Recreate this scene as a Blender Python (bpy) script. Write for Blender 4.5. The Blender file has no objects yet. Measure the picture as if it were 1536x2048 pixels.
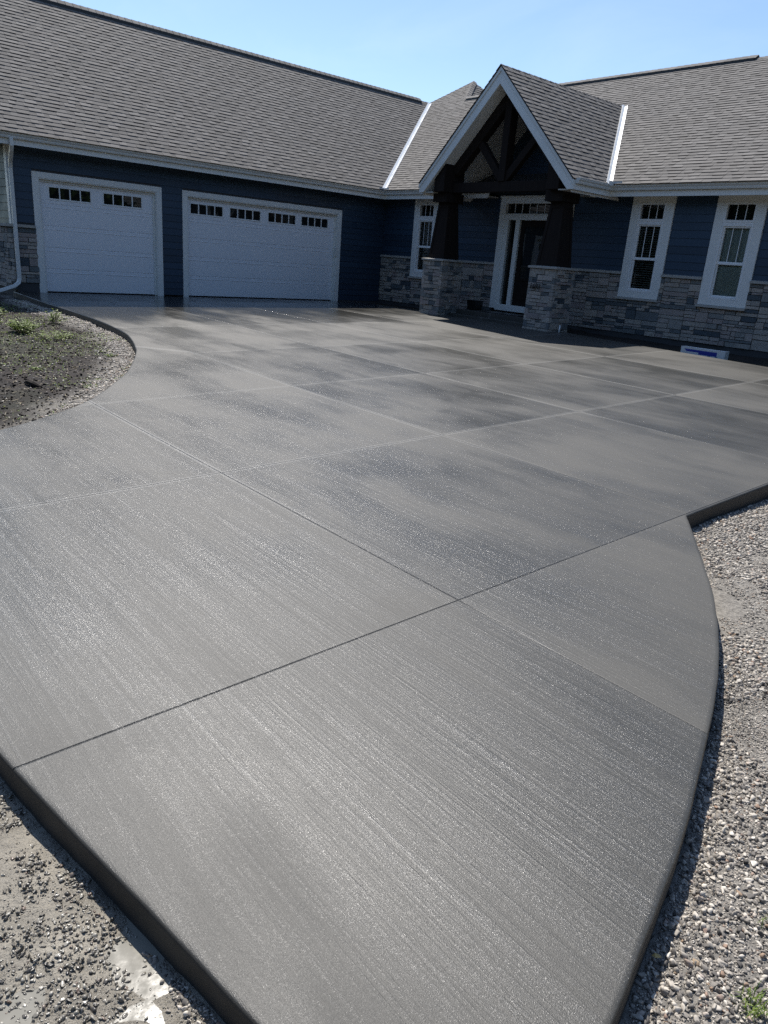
import bpy, bmesh, math, random
import numpy as np
from mathutils import Vector, Matrix, noise, geometry
R = math.radians
rnd = random.Random(7)
sc = bpy.context.scene
COL = sc.collection

# ---------------------------------------------------------------- camera, sky, sun
cam = bpy.data.cameras.new('camera'); co = bpy.data.objects.new('camera', cam); COL.objects.link(co); sc.camera = co
cam.sensor_fit = 'VERTICAL'; cam.sensor_height = 32.0; cam.lens = 1472.2 / 2048 * 32
cam.clip_start = 0.05; cam.clip_end = 2000
_r = Vector((0.65030832, 0.7561387, 0.07316662)); _u = Vector((-0.29049745, 0.15852785, 0.94365256)); _f = Vector((-0.70193327, 0.63491983, -0.32274835))
M = Matrix((_r, _u, -_f)).transposed().to_4x4(); M.translation = Vector((18.97564434, -16.22452378, 1.30318778))
co.matrix_world = M

SUN = Vector((-0.600, 0.285, 1.0)).normalized()          # towards the sun
elev = math.asin(SUN.z); azim = math.atan2(SUN.x, SUN.y)  # clockwise from +Y
w = bpy.data.worlds.new('World'); sc.world = w; w.use_nodes = True
nt = w.node_tree; bg = nt.nodes['Background']
sky = nt.nodes.new('ShaderNodeTexSky'); sky.sky_type = 'NISHITA'; sky.sun_disc = False
sky.sun_elevation = elev; sky.sun_rotation = azim; sky.altitude = 200; sky.air_density = 1.0; sky.dust_density = 0.25; sky.ozone_density = 2.6
# faint high cirrus
_tc = nt.nodes.new('ShaderNodeTexCoord'); _mp = nt.nodes.new('ShaderNodeMapping'); _mp.inputs['Scale'].default_value = (1.5, 4.0, 6.0); _mp.inputs['Rotation'].default_value = (0, 0, .5)
_n = nt.nodes.new('ShaderNodeTexNoise'); _n.inputs['Scale'].default_value = 1.6; _n.inputs['Detail'].default_value = 7; _n.inputs['Roughness'].default_value = .6; _n.inputs['Distortion'].default_value = .6
_mr = nt.nodes.new('ShaderNodeMapRange'); _mr.inputs[1].default_value = .5; _mr.inputs[2].default_value = .75; _mr.inputs[3].default_value = 0; _mr.inputs[4].default_value = .07
_mx = nt.nodes.new('ShaderNodeMix'); _mx.data_type = 'RGBA'; _mx.inputs[7].default_value = (7.5, 8.2, 9.0, 1)
nt.links.new(_tc.outputs['Generated'], _mp.inputs[0]); nt.links.new(_mp.outputs[0], _n.inputs['Vector']); nt.links.new(_n.outputs[0], _mr.inputs[0])
nt.links.new(_mr.outputs[0], _mx.inputs[0]); nt.links.new(sky.outputs[0], _mx.inputs[6]); nt.links.new(_mx.outputs[2], bg.inputs[0]); bg.inputs[1].default_value = 0.12
sl = bpy.data.lights.new('sun', 'SUN'); so = bpy.data.objects.new('sun', sl); COL.objects.link(so)
sl.energy = 5.0; sl.angle = R(0.53); sl.color = (1.0, 0.95, 0.88)
so.rotation_euler = (-SUN).to_track_quat('-Z', 'Y').to_euler()
sc.view_settings.view_transform = 'Standard'; sc.view_settings.look = 'None'
sc.view_settings.exposure = 0.40; sc.view_settings.gamma = 1.0
sc.cycles.use_denoising = False      # the wet grit's glints are real detail a denoiser would smear
sc.cycles.use_adaptive_sampling = False; sc.cycles.caustics_reflective = False; sc.cycles.caustics_refractive = False; sc.cycles.blur_glossy = 1.0
sc.cycles.sample_clamp_indirect = 1.5

# ---------------------------------------------------------------- helpers
def tag(o, label=None, cat=None, group=None, kind=None):
    if label: o['label'] = label
    if cat: o['category'] = cat
    if group: o['group'] = group
    if kind: o['kind'] = kind
    return o

def empty(name, loc=(0, 0, 0)):
    o = bpy.data.objects.new(name, None); COL.objects.link(o); o.location = loc; o.empty_display_size = .2
    return o

class MB:
    """collects vertices and faces, builds ONE mesh object; ft = one number per face (albedo variation)"""
    def __init__(s): s.v = []; s.f = []; s.t = []
    def face(s, pts, t=0.5):
        b = len(s.v); s.v += [tuple(p) for p in pts]; s.f.append(tuple(range(b, b + len(pts)))); s.t.append(t)
    def box(s, x0, x1, y0, y1, z0, z1, t=0.5):
        b = len(s.v)
        s.v += [(x, y, z) for x in (x0, x1) for y in (y0, y1) for z in (z0, z1)]
        for q in ((0, 1, 3, 2), (4, 6, 7, 5), (0, 4, 5, 1), (2, 3, 7, 6), (0, 2, 6, 4), (1, 5, 7, 3)):
            s.f.append(tuple(b + i for i in q)); s.t.append(t)
    def hexa(s, p, t=0.5):      # p: 8 points, bottom ring 4 then top ring 4
        b = len(s.v); s.v += [tuple(q) for q in p]
        for q in ((3, 2, 1, 0), (4, 5, 6, 7), (0, 1, 5, 4), (1, 2, 6, 5), (2, 3, 7, 6), (3, 0, 4, 7)):
            s.f.append(tuple(b + i for i in q)); s.t.append(t)
    def prism(s, poly, axis, a, b2, t=0.5):   # poly of 2D points in the two other axes (kept in cyclic order x,y,z)
        def mk(p, c):
            if axis == 0: return (c, p[0], p[1])
            if axis == 1: return (p[0], c, p[1])
            return (p[0], p[1], c)
        n = len(poly); b = len(s.v)
        s.v += [mk(p, a) for p in poly] + [mk(p, b2) for p in poly]
        s.f.append(tuple(b + i for i in range(n))); s.f.append(tuple(b + n + i for i in reversed(range(n)))); s.t += [t, t]
        for i in range(n):
            j = (i + 1) % n; s.f.append((b + i, b + n + i, b + n + j, b + j)); s.t.append(t)
    def tube(s, pts, rad, n=8, t=0.5, sq=None):
        pts = [Vector(p) for p in pts]; rings = []
        if not hasattr(rad, '__len__'): rad = [rad] * len(pts)
        up = None
        for i, p in enumerate(pts):
            d = (pts[min(i + 1, len(pts) - 1)] - pts[max(i - 1, 0)]).normalized()
            if up is None: up = Vector((0, 0, 1)) if abs(d.z) < .9 else Vector((1, 0, 0))
            a = d.cross(up).normalized(); b = a.cross(d).normalized(); up = b
            ring = []
            for k in range(n):
                th = 2 * math.pi * (k + .5) / n
                ring.append(p + rad[i] * (math.cos(th) * a + math.sin(th) * b * (sq or 1)))
            rings.append(len(s.v)); s.v += [tuple(q) for q in ring]
        for i in range(len(pts) - 1):
            for k in range(n):
                l = (k + 1) % n
                s.f.append((rings[i] + k, rings[i] + l, rings[i + 1] + l, rings[i + 1] + k)); s.t.append(t)
        s.f.append(tuple(rings[0] + k for k in reversed(range(n)))); s.t.append(t)
        s.f.append(tuple(rings[-1] + k for k in range(n))); s.t.append(t)
    def build(s, name, mat, parent=None, bevel=0, smooth=False, seg=2):
        m = bpy.data.meshes.new(name); m.from_pydata(s.v, [], s.f)
        a = m.attributes.new('tone', 'FLOAT', 'FACE'); a.data.foreach_set('value', s.t)
        m.validate()
        bm = bmesh.new(); bm.from_mesh(m); bmesh.ops.recalc_face_normals(bm, faces=bm.faces); bm.to_mesh(m); bm.free()
        m.materials.append(mat)
        if smooth: m.polygons.foreach_set('use_smooth', [True] * len(m.polygons))
        o = bpy.data.objects.new(name, m); COL.objects.link(o)
        if parent: o.parent = parent
        if bevel:
            b = o.modifiers.new('bevel', 'BEVEL'); b.width = bevel; b.segments = seg; b.limit_method = 'ANGLE'; b.angle_limit = R(40)
        return o

def mesh_np(name, V, F, tone, mat, smooth=False):
    """big triangle/quad meshes from numpy arrays"""
    m = bpy.data.meshes.new(name); k = F.shape[1]
    m.vertices.add(len(V)); m.vertices.foreach_set('co', V.astype(np.float32).ravel())
    m.loops.add(F.size); m.loops.foreach_set('vertex_index', F.astype(np.int32).ravel())
    m.polygons.add(len(F)); m.polygons.foreach_set('loop_start', np.arange(0, F.size, k, dtype=np.int32))
    m.update(calc_edges=True); m.validate()
    a = m.attributes.new('tone', 'FLOAT', 'FACE'); a.data.foreach_set('value', np.asarray(tone, np.float32))
    if smooth: m.polygons.foreach_set('use_smooth', np.ones(len(F), bool))
    m.materials.append(mat)
    o = bpy.data.objects.new(name, m); COL.objects.link(o)
    return o

# ---------------------------------------------------------------- materials
class NT:
    def __init__(s, name):
        s.m = bpy.data.materials.new(name); s.m.use_nodes = True; s.t = s.m.node_tree; s.b = s.t.nodes['Principled BSDF']
    def n(s, typ, **kw):
        o = s.t.nodes.new('ShaderNode' + typ)
        for k, v in kw.items(): setattr(o, k, v)
        return o
    def set(s, sock, v):
        if hasattr(v, 'is_output') or isinstance(v, bpy.types.NodeSocket): s.t.links.new(v, sock)
        else: sock.default_value = v
    def math(s, op, a, b=None, c=None, clamp=False):
        o = s.n('Math', operation=op); o.use_clamp = clamp
        s.set(o.inputs[0], a)
        if b is not None: s.set(o.inputs[1], b)
        if c is not None: s.set(o.inputs[2], c)
        return o.outputs[0]
    def coord(s, sx=1, sy=1, sz=1, kind='Object'):
        tc = s.n('TexCoord'); mp = s.n('Mapping'); s.t.links.new(tc.outputs[kind], mp.inputs[0]); mp.inputs['Scale'].default_value = (sx, sy, sz)
        return mp.outputs[0]
    def noise(s, vec, scale, detail=4, rough=.5, out=0):
        o = s.n('TexNoise'); s.t.links.new(vec, o.inputs['Vector']); o.inputs['Scale'].default_value = scale
        o.inputs['Detail'].default_value = detail; o.inputs['Roughness'].default_value = rough
        return o.outputs[out]
    def ramp(s, fac, stops):
        o = s.n('ValToRGB'); s.set(o.inputs[0], fac); e = o.color_ramp.elements
        while len(e) < len(stops): e.new(.5)
        for i, (p, c) in enumerate(stops):
            e[i].position = p; e[i].color = (*c, 1) if hasattr(c, '__len__') else (c, c, c, 1)
        return o.outputs[0]
    def maprange(s, v, a, b, c, d):
        o = s.n('MapRange'); s.set(o.inputs[0], v)
        for i, q in enumerate((a, b, c, d)): o.inputs[i + 1].default_value = q
        return o.outputs[0]
    def mix(s, fac, a, b, typ='MIX'):
        o = s.n('Mix', data_type='RGBA', blend_type=typ); s.set(o.inputs[0], fac); s.set(o.inputs[6], a if not isinstance(a, tuple) else (*a, 1)); s.set(o.inputs[7], b if not isinstance(b, tuple) else (*b, 1))
        return o.outputs[2]
    def attr(s, name='tone'):
        o = s.n('Attribute', attribute_name=name); return o.outputs['Fac']
    def bump(s, h, strength, dist, prev=None):
        o = s.n('Bump'); s.set(o.inputs['Height'], h); o.inputs['Strength'].default_value = strength; o.inputs['Distance'].default_value = dist
        if prev is not None: s.t.links.new(prev, o.inputs['Normal'])
        return o.outputs[0]
    def out(s, color=None, rough=None, normal=None, **kw):
        if color is not None: s.set(s.b.inputs['Base Color'], color if not isinstance(color, tuple) else (*color, 1))
        if rough is not None: s.set(s.b.inputs['Roughness'], rough)
        if normal is not None: s.t.links.new(normal, s.b.inputs['Normal'])
        for k, v in kw.items(): s.set(s.b.inputs[k.replace('_', ' ')], v)
        return s.m

def paint(name, c, rough=.45, var=.08, grain=0, spec=.5):
    k = NT(name); v = k.coord(); n = k.noise(v, 3.0, 5, .6)
    col = k.mix(n, tuple(x * (1 - var) for x in c), tuple(min(1, x * (1 + var)) for x in c))
    nm = None
    if grain:
        g = k.noise(k.coord(30, 30, 400) if grain == 1 else k.coord(2, 2, 90), 1.0, 3, .6); nm = k.bump(g, .25, .002)
    k.set(k.b.inputs['Specular IOR Level'], spec)
    return k.out(col, k.maprange(n, .3, .7, rough - .08, rough + .1), nm)

MAT = {}
MAT['white'] = paint('white_trim', (.74, .76, .74), .4)
MAT['vinyl'] = paint('white_vinyl', (.80, .82, .82), .3)
MAT['metal_white'] = paint('gutter_metal', (.68, .70, .68), .32)
MAT['soffit'] = paint('soffit_board', (.52, .50, .45), .55)
MAT['black'] = paint('black_plastic', (.012, .012, .013), .4)
MAT['foundation'] = paint('foundation_concrete', (.05, .052, .055), .8, .2)
MAT['mud_dry'] = paint('clod_earth', (.019, .013, .009), .9, .3)
MAT['dryleaf'] = paint('dry_leaf', (.55, .38, .13), .6)
MAT['deck'] = paint('roof_deck', (.06, .06, .06), .9)

def siding_mat(name, c):
    k = NT(name); v = k.coord(); t = k.attr()
    n = k.noise(v, 1.2, 6, .65)
    g = k.noise(k.coord(3, 3, 60), 1.0, 4, .6)
    col = k.mix(t, tuple(x * .78 for x in c), tuple(x * 1.2 for x in c))
    col = k.mix(k.math('MULTIPLY', n, .25), col, tuple(x * 1.5 + .001 for x in c))
    return k.out(col, k.maprange(n, .3, .7, .42, .6), k.bump(g, .3, .0015))
MAT['navy'] = siding_mat('navy_siding', (.017, .040, .072))
MAT['sage'] = siding_mat('sage_siding', (.09, .125, .105))

def timber_mat():
    k = NT('dark_timber'); v = k.coord(); n = k.noise(v, 2, 5, .6)
    g = k.noise(k.coord(25, 25, 2), 1.0, 5, .7)
    col = k.mix(g, (.006, .005, .005), (.028, .021, .018))
    return k.out(col, .8, k.bump(g, .4, .003), Specular_IOR_Level=.15)
MAT['timber'] = timber_mat()

def door_mat():    # insulated steel garage door: faint wood-grain emboss
    k = NT('garage_door_steel'); v = k.coord(); n = k.noise(v, .8, 3, .5)
    g = k.noise(k.coord(2, 2, 14), 1.0, 2, .6)
    col = k.mix(n, (.76, .79, .83), (.82, .84, .87))
    return k.out(col, .42, k.bump(g, .1, .002))
MAT['door'] = door_mat()

def glass_mat(name, c=(.01, .012, .012), rough=.02):
    k = NT(name); n = k.noise(k.coord(), .9, 2, .5)
    return k.out(c, rough, k.bump(n, .08, .02), Specular_IOR_Level=.8, Coat_Weight=.3, Coat_Roughness=.02)
MAT['glass'] = glass_mat('window_glass')
MAT['blind'] = paint('blind_slats', (.24, .25, .23), .5)
k = NT('clear_glass')      # pane in front of blinds
gl = k.n('BsdfGlossy'); gl.inputs['Roughness'].default_value = .01; tr = k.n('BsdfTransparent'); tr.inputs[0].default_value = (.82, .86, .85, 1)
fr = k.n('Fresnel'); fr.inputs['IOR'].default_value = 1.6; mx = k.n('MixShader'); k.t.links.new(k.math('ADD', fr.outputs[0], .03, clamp=True), mx.inputs[0]); k.t.links.new(tr.outputs[0], mx.inputs[1]); k.t.links.new(gl.outputs[0], mx.inputs[2])
k.t.links.new(mx.outputs[0], k.t.nodes['Material Output'].inputs['Surface']); MAT['clear'] = k.m
MAT['shade_cloth'] = paint('pale_shade', (.50, .58, .55), .8)
MAT['dark_room'] = paint('dark_room', (.01, .011, .012), .9)

def stone_mat():
    k = NT('ledge_stone'); t = k.attr(); v = k.coord()
    base = k.ramp(t, [(0, (.06, .078, .095)), (.14, (.10, .125, .14)), (.30, (.24, .25, .245)), (.5, (.40, .375, .335)), (.68, (.48, .43, .37)), (.82, (.34, .29, .275)), (1, (.58, .54, .47))])
    n = k.noise(v, 9, 8, .7); n2 = k.noise(k.coord(1, 1, 3), 22, 6, .65)
    col = k.mix(k.maprange(n, .3, .75, 0, .55), base, k.mix(.5, base, (.05, .05, .055), 'MULTIPLY'))
    return k.out(col, .85, k.bump(n2, .9, .018, k.bump(n, .7, .02)))
MAT['stone'] = stone_mat()
k = NT('stone_cap'); n = k.noise(k.coord(), 14, 6, .6)
MAT['cap'] = k.out(k.mix(n, (.30, .29, .26), (.44, .42, .38)), .8, k.bump(n, .4, .008))

def shingle_mat(name, warm):
    k = NT(name); t = k.attr(); v = k.coord()
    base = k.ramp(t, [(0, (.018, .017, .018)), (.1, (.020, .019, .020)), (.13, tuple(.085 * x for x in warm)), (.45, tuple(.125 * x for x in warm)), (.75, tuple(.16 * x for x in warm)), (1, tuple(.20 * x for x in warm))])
    g = k.noise(v, 160, 3, .8); blot = k.noise(v, 1.1, 4, .6); spk = k.noise(v, 45, 3, .7)
    col = k.mix(k.maprange(spk, .35, .65, 0, .5), base, k.mix(1, base, (.55, .52, .5), 'MULTIPLY'))
    col = k.mix(k.maprange(blot, .35, .7, 0, .30), col, k.mix(1, col, (1.35, 1.3, 1.25), 'MULTIPLY'))
    return k.out(col, .88, k.bump(g, .6, .004), Specular_IOR_Level=.35)
MAT['shingle'] = shingle_mat('asphalt_shingle', (1.0, .965, .925))

# slab surface shape (solved from the photograph): gentle fall away from the garage
def zf(x, y):
    x = min(max(x, 0), 30); y = min(max(y, -30), 2)
    return (1 - math.exp(-x / 6)) * (.12215 - .0078647 * x + .0337991 * y)

LX = [5.70, 8.55, 11.20, 13.90, 16.54]; LY = [-13.42, -10.93, -8.60, -6.32, -3.98]
def concrete_mat():
    k = NT('wet_broomed_concrete')
    tc = k.n('TexCoord'); sp = k.n('SeparateXYZ'); k.t.links.new(tc.outputs['Object'], sp.inputs[0]); X, Y = sp.outputs[0], sp.outputs[1]
    wob = k.noise(tc.outputs['Object'], .35, 2, .5)
    # control joints: tooled grooves on a grid
    def near(c, v, half):
        return k.math('SUBTRACT', 1, k.math('DIVIDE', k.math('ABSOLUTE', k.math('SUBTRACT', v, c)), half), clamp=True)
    groove = None; sheen_band = None; px = None; py = None
    def mx(a, b): return b if a is None else k.math('MAXIMUM', a, b)
    stop = k.math('GREATER_THAN', X, 8.45)
    cut = k.math('LESS_THAN', Y, -10.95)
    for x in LX:
        lim = {5.70: k.math('GREATER_THAN', Y, -30.)}.get(x)
        g = near(x, X, .0065); b = near(x, X, .036)
        if x in (5.70, 8.55):
            m_ = k.math('GREATER_THAN', Y, -10.93); g = k.math('MULTIPLY', g, m_); b = k.math('MULTIPLY', b, m_)
        groove = mx(groove, g); sheen_band = mx(sheen_band, b)
        px = k.math('ADD', px, k.math('GREATER_THAN', X, x)) if px is not None else k.math('GREATER_THAN', X, x)
    for y in LY:
        g = near(y, Y, .0065); b = near(y, Y, .036)
        if y == -10.93: g = k.math('MULTIPLY', g, stop); b = k.math('MULTIPLY', b, stop)
        if y == -13.42:
            s2 = k.math('MULTIPLY', k.math('GREATER_THAN', X, 11.0), k.maprange(X, 16.5, 16.7, 1, .5)); g = k.math('MULTIPLY', g, s2); b = k.math('MULTIPLY', b, s2)
        groove = mx(groove, g); sheen_band = mx(sheen_band, b)
        py = k.math('ADD', py, k.math('GREATER_THAN', Y, y)) if py is not None else k.math('GREATER_THAN', Y, y)
    # short kinked joint to the inside of the curve
    dgl = k.math('SUBTRACT', k.math('MULTIPLY', k.math('SUBTRACT', Y, -10.93), .79), k.math('MULTIPLY', k.math('SUBTRACT', X, 8.45), .61))
    mdg = k.math('MULTIPLY', k.math('LESS_THAN', X, 8.45), k.math('LESS_THAN', Y, -10.9))
    groove = mx(groove, k.math('MULTIPLY', near(0, dgl, .0055), mdg)); sheen_band = mx(sheen_band, k.math('MULTIPLY', near(0, dgl, .07), mdg))
    groove = k.math('MULTIPLY', groove, 1, clamp=True)
    cb = k.n('CombineXYZ'); k.t.links.new(px, cb.inputs[0]); k.t.links.new(py, cb.inputs[1])
    wn = k.n('TexWhiteNoise', noise_dimensions='2D'); k.t.links.new(cb.outputs[0], wn.inputs[0]); pan = wn.outputs[0]
    # broad damp / dry patches, longer along the broom strokes, shifted from panel to panel
    mp = k.n('Mapping'); k.t.links.new(tc.outputs['Object'], mp.inputs[0]); mp.inputs['Scale'].default_value = (.55, 1.0, 1)
    k.t.links.new(k.n('CombineXYZ').outputs[0], mp.inputs['Location'])
    ofs = k.n('VectorMath', operation='MULTIPLY_ADD'); k.t.links.new(cb.outputs[0], ofs.inputs[0]); ofs.inputs[1].default_value = (.13, .17, 0); k.t.links.new(mp.outputs[0], ofs.inputs[2])
    wv = k.noise(tc.outputs['Object'], .9, 3, .5, out=1)
    wa = k.n('VectorMath', operation='MULTIPLY_ADD'); k.t.links.new(wv, wa.inputs[0]); wa.inputs[1].default_value = (.5, .5, 0); k.t.links.new(ofs.outputs[0], wa.inputs[2])
    patch = k.noise(wa.outputs[0], 1.1, 3, .55)
    sm = k.n('Mapping'); k.t.links.new(wa.outputs[0], sm.inputs[0]); sm.inputs['Scale'].default_value = (1.2, 6.5, 1)
    patch2 = k.noise(sm.outputs[0], 1.0, 5, .6)
    wet = k.math('ADD', k.math('MULTIPLY', patch, .78), k.math('MULTIPLY', patch2, .22))
    wet = k.math('ADD', wet, k.math('MULTIPLY', k.math('SUBTRACT', pan, .5), .20))
    wet = k.maprange(k.math('ADD', wet, k.maprange(X, 2.0, 7.0, .16, 0.0)), .36, .66, 0, 1)
    # broom strokes (along X), lateral scale a few millimetres
    st = k.noise(k.coord(.9, 75, 1), 1.0, 3, .65)
    st2 = k.noise(k.coord(.35, 20, 1), 1.0, 3, .6)
    st3 = k.noise(k.coord(1.6, 190, 1), 1.0, 2, .5)
    grit = k.noise(tc.outputs['Object'], 300, 2, .7)
    grit2 = k.noise(tc.outputs['Object'], 110, 3, .6)
    pit = k.noise(tc.outputs['Object'], 38, 2, .5)
    c1 = k.mix(wet, (.076, .0730, .0640), (.058, .0568, .0500))
    c1 = k.mix(k.maprange(st2, .3, .7, 0, .12), c1, k.mix(1, c1, (.72, .72, .72), 'MULTIPLY'))
    c1 = k.mix(k.maprange(st, .3, .7, 0, .20), c1, k.mix(1, c1, (.62, .62, .62), 'MULTIPLY'))
    c1 = k.mix(k.maprange(grit2, .35, .7, 0, .45), c1, k.mix(1, c1, (.5, .5, .5), 'MULTIPLY'))
    c1 = k.mix(k.maprange(pan, 0, 1, 0, .45), c1, k.mix(1, c1, (.55, .56, .57), 'MULTIPLY'))
    c1 = k.mix(k.maprange(pit, .74, .78, 0, .8), c1, (.03, .03, .028))
    c1 = k.mix(k.math('MULTIPLY', k.math('MULTIPLY', sheen_band, 2.0, clamp=True), k.maprange(X, 15.8, 13.5, .05, .8)), c1, (.155, .152, .14))  # sun sheen on tooled joint edges painted as pale strips, stronger far off
    c1 = k.mix(k.math('MULTIPLY', groove, 1.3, clamp=True), c1, (.018, .018, .017))
    rough = k.math('SUBTRACT', k.maprange(wet, 0, 1, .60, .34), k.maprange(X, 2.2, 6.0, .32, 0))
    nm = k.bump(st2, .18, .003)
    nm = k.bump(st, .6, .0024, nm)
    nm = k.bump(st3, .4, .0010, nm)
    nm = k.bump(grit, .70, .0016, nm)
    nm = k.bump(k.math('SUBTRACT', 1, groove), 1.0, .006, nm)
    k.out(c1, rough, nm, Specular_IOR_Level=k.maprange(wet, 0, 1, .46, .34))
    # water film in the grit: tiny facets that glint
    spk = k.noise(tc.outputs['Object'], 230, 2, .5)
    wide = k.noise(k.coord(.45, 13, 1), 1.0, 4, .65)
    film = k.math('MULTIPLY', k.maprange(k.math('ADD', k.math('MULTIPLY', spk, .6), k.math('MULTIPLY', st, .4)), .49, .58, .06, 1), k.maprange(k.math('ADD', k.math('MULTIPLY', wide, .6), k.math('MULTIPLY', patch, .4)), .40, .60, .45, 1))
    cn = k.bump(st, .8, .0028); cn = k.bump(spk, 1.0, .0030, cn)
    k.set(k.b.inputs['Coat Weight'], k.math('MULTIPLY', k.math('MULTIPLY', film, k.maprange(wet, 0, 1, .45, 1)), k.maprange(X, 8, 17.2, .06, 1))); k.set(k.b.inputs['Coat Roughness'], .22)
    k.t.links.new(cn, k.b.inputs['Coat Normal'])
    return k.m
MAT['concrete'] = concrete_mat()

def ground_mat():
    k = NT('bare_ground'); v = k.coord(); t = k.attr('zone')   # 0 soil, 1 gravelly sand, 2 wet mud
    n = k.noise(v, 6, 8, .65); n2 = k.noise(v, 40, 5, .7); big = k.noise(v, .5, 4, .6); n3 = k.noise(v, 150, 3, .6)
    soil = k.mix(k.maprange(n, .35, .7, 0, 1), (.006, .004, .003), (.024, .0155, .0105))
    soil = k.mix(k.maprange(big, .5, .62, 0, .55), soil, (.018, .022, .008))
    sand = k.mix(k.maprange(n2, .3, .7, 0, 1), (.11, .102, .09), (.34, .315, .275))
    mud = k.mix(k.maprange(n, .3, .7, 0, 1), (.15, .135, .108), (.33, .30, .245))
    col = k.mix(k.math('MINIMUM', t, 1.0), soil, sand)
    col = k.mix(k.math('SUBTRACT', t, 1.0, clamp=True), col, mud)
    rg = k.math('SUBTRACT', .92, k.math('MULTIPLY', k.math('SUBTRACT', t, 1.0, clamp=True), k.maprange(n, .40, .56, .66, .25)))
    return k.out(col, rg, k.bump(n3, .7, .005, k.bump(n2, 1.0, .016)))
MAT['ground'] = ground_mat()

def pebble_mat(name, stops, rough=.75, spec=.4):
    k = NT(name); t = k.attr(); n = k.noise(k.coord(), 90, 4, .7)
    col = k.ramp(t, stops); col = k.mix(k.maprange(n, .3, .7, 0, .45), col, k.mix(1, col, (.55, .53, .5), 'MULTIPLY'))
    return k.out(col, rough, k.bump(n, .3, .002), Specular_IOR_Level=spec)
MAT['gravel'] = pebble_mat('crushed_gravel', [(0, (.07, .065, .06)), (.15, (.16, .148, .135)), (.45, (.33, .30, .26)), (.75, (.52, .475, .41)), (.93, (.70, .65, .57)), (.97, (.30, .20, .15)), (1, (.36, .27, .18))])
MAT['gravel_wet'] = pebble_mat('wet_gravel', [(0, (.04, .037, .032)), (.3, (.11, .10, .086)), (.6, (.23, .215, .18)), (.92, (.42, .395, .34)), (1, (.13, .08, .055))], .30, .6)
k = NT('muddy_water'); n = k.noise(k.coord(), 3.5, 3, .5); n2 = k.noise(k.coord(), 26, 3, .5)
MAT['puddle'] = k.out(k.mix(n, (.19, .18, .15), (.26, .245, .205)), k.maprange(n2, .3, .7, .06, .14), k.bump(n2, .12, .003, k.bump(n, .15, .006)))
def leaf_mat(name, a, b):
    k = NT(name); t = k.attr(); k.out(k.mix(t, a, b), .5)
    k.set(k.b.inputs['Subsurface Weight'], 0.0)
    # thin leaves let some light through
    tl = k.n('BsdfTranslucent'); k.set(tl.inputs[0], k.mix(t, tuple(1.6 * x for x in a), tuple(1.6 * x for x in b)))
    m_ = k.n('MixShader'); m_.inputs[0].default_value = .35; k.t.links.new(k.b.outputs[0], m_.inputs[1]); k.t.links.new(tl.outputs[0], m_.inputs[2])
    k.t.links.new(m_.outputs[0], k.t.nodes['Material Output'].inputs['Surface']); return k.m
MAT['weed'] = leaf_mat('weed_leaves', (.07, .12, .02), (.24, .32, .06))
MAT['wood_far'] = leaf_mat('woodland_leaves', (.015, .03, .008), (.06, .10, .02))
MAT['stem'] = paint('weed_stem', (.16, .14, .07), .7)
MAT['drystem'] = paint('dry_stem', (.33, .28, .18), .8)

# ---------------------------------------------------------------- driveway
def catmull(pts, n=8):
    out = []
    P = [Vector(p) for p in pts]; P = [P[0] * 2 - P[1]] + P + [P[-1] * 2 - P[-2]]
    for i in range(1, len(P) - 2):
        a, b, c, d = P[i - 1:i + 3]
        for j in range(n):
            t = j / n
            out.append(.5 * ((2 * b) + (-a + c) * t + (2 * a - 5 * b + 4 * c - d) * t * t + (-a + 3 * b - 3 * c + d) * t ** 3))
    out.append(P[-2]); return out
left = [(0.03, -11.1), (2.1, -11.02), (3.4, -10.95), (4.65, -10.93), (5.68, -11.0), (6.6, -11.14), (7.79, -11.52), (8.5, -11.83), (9.52, -12.36), (10.07, -12.72), (10.62, -13.11), (11.14, -13.55), (11.65, -14.2), (12.0, -14.9), (12.25, -15.9), (12.3, -17.5), (12.3, -26)]
near = [(15.3, -26), (15.3, -17.6), (15.4, -16.4), (15.75, -15.93), (16.1, -15.775), (16.44, -15.72), (16.92, -15.65), (17.44, -15.565), (17.83, -15.51)]
corner = [(17.83, -15.51), (18.15, -15.455), (18.36, -15.38), (18.46, -15.25), (18.475, -15.05), (18.41, -14.77)]
right = [(18.41, -14.77), (18.31, -14.4), (18.19, -14.0), (18.02, -13.53), (17.8, -12.97), (17.56, -12.48), (17.35, -12.11), (17.1, -11.73), (16.80, -11.29), (16.56, -10.95)]
north = [(16.56, -10.95), (16.55, -2.0), (13.27, -1.81), (11.43, -1.63), (10.66, -1.60), (8.3, -1.32), (7.9, -1.25), (7.9, -0.45), (4.0, -0.45), (3.55, -1.0), (3.3, -1.25), (0.7, -1.05), (0.03, -1.05)]
outline = []
for seg in (catmull(left), [Vector(p) for p in near[:2]], catmull(near[1:], 6), catmull(corner, 6), catmull(right, 6), [Vector(p) for p in north]):
    for p in seg:
        if not outline or (outline[-1] - p).length > 1e-3: outline.append(p)
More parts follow.
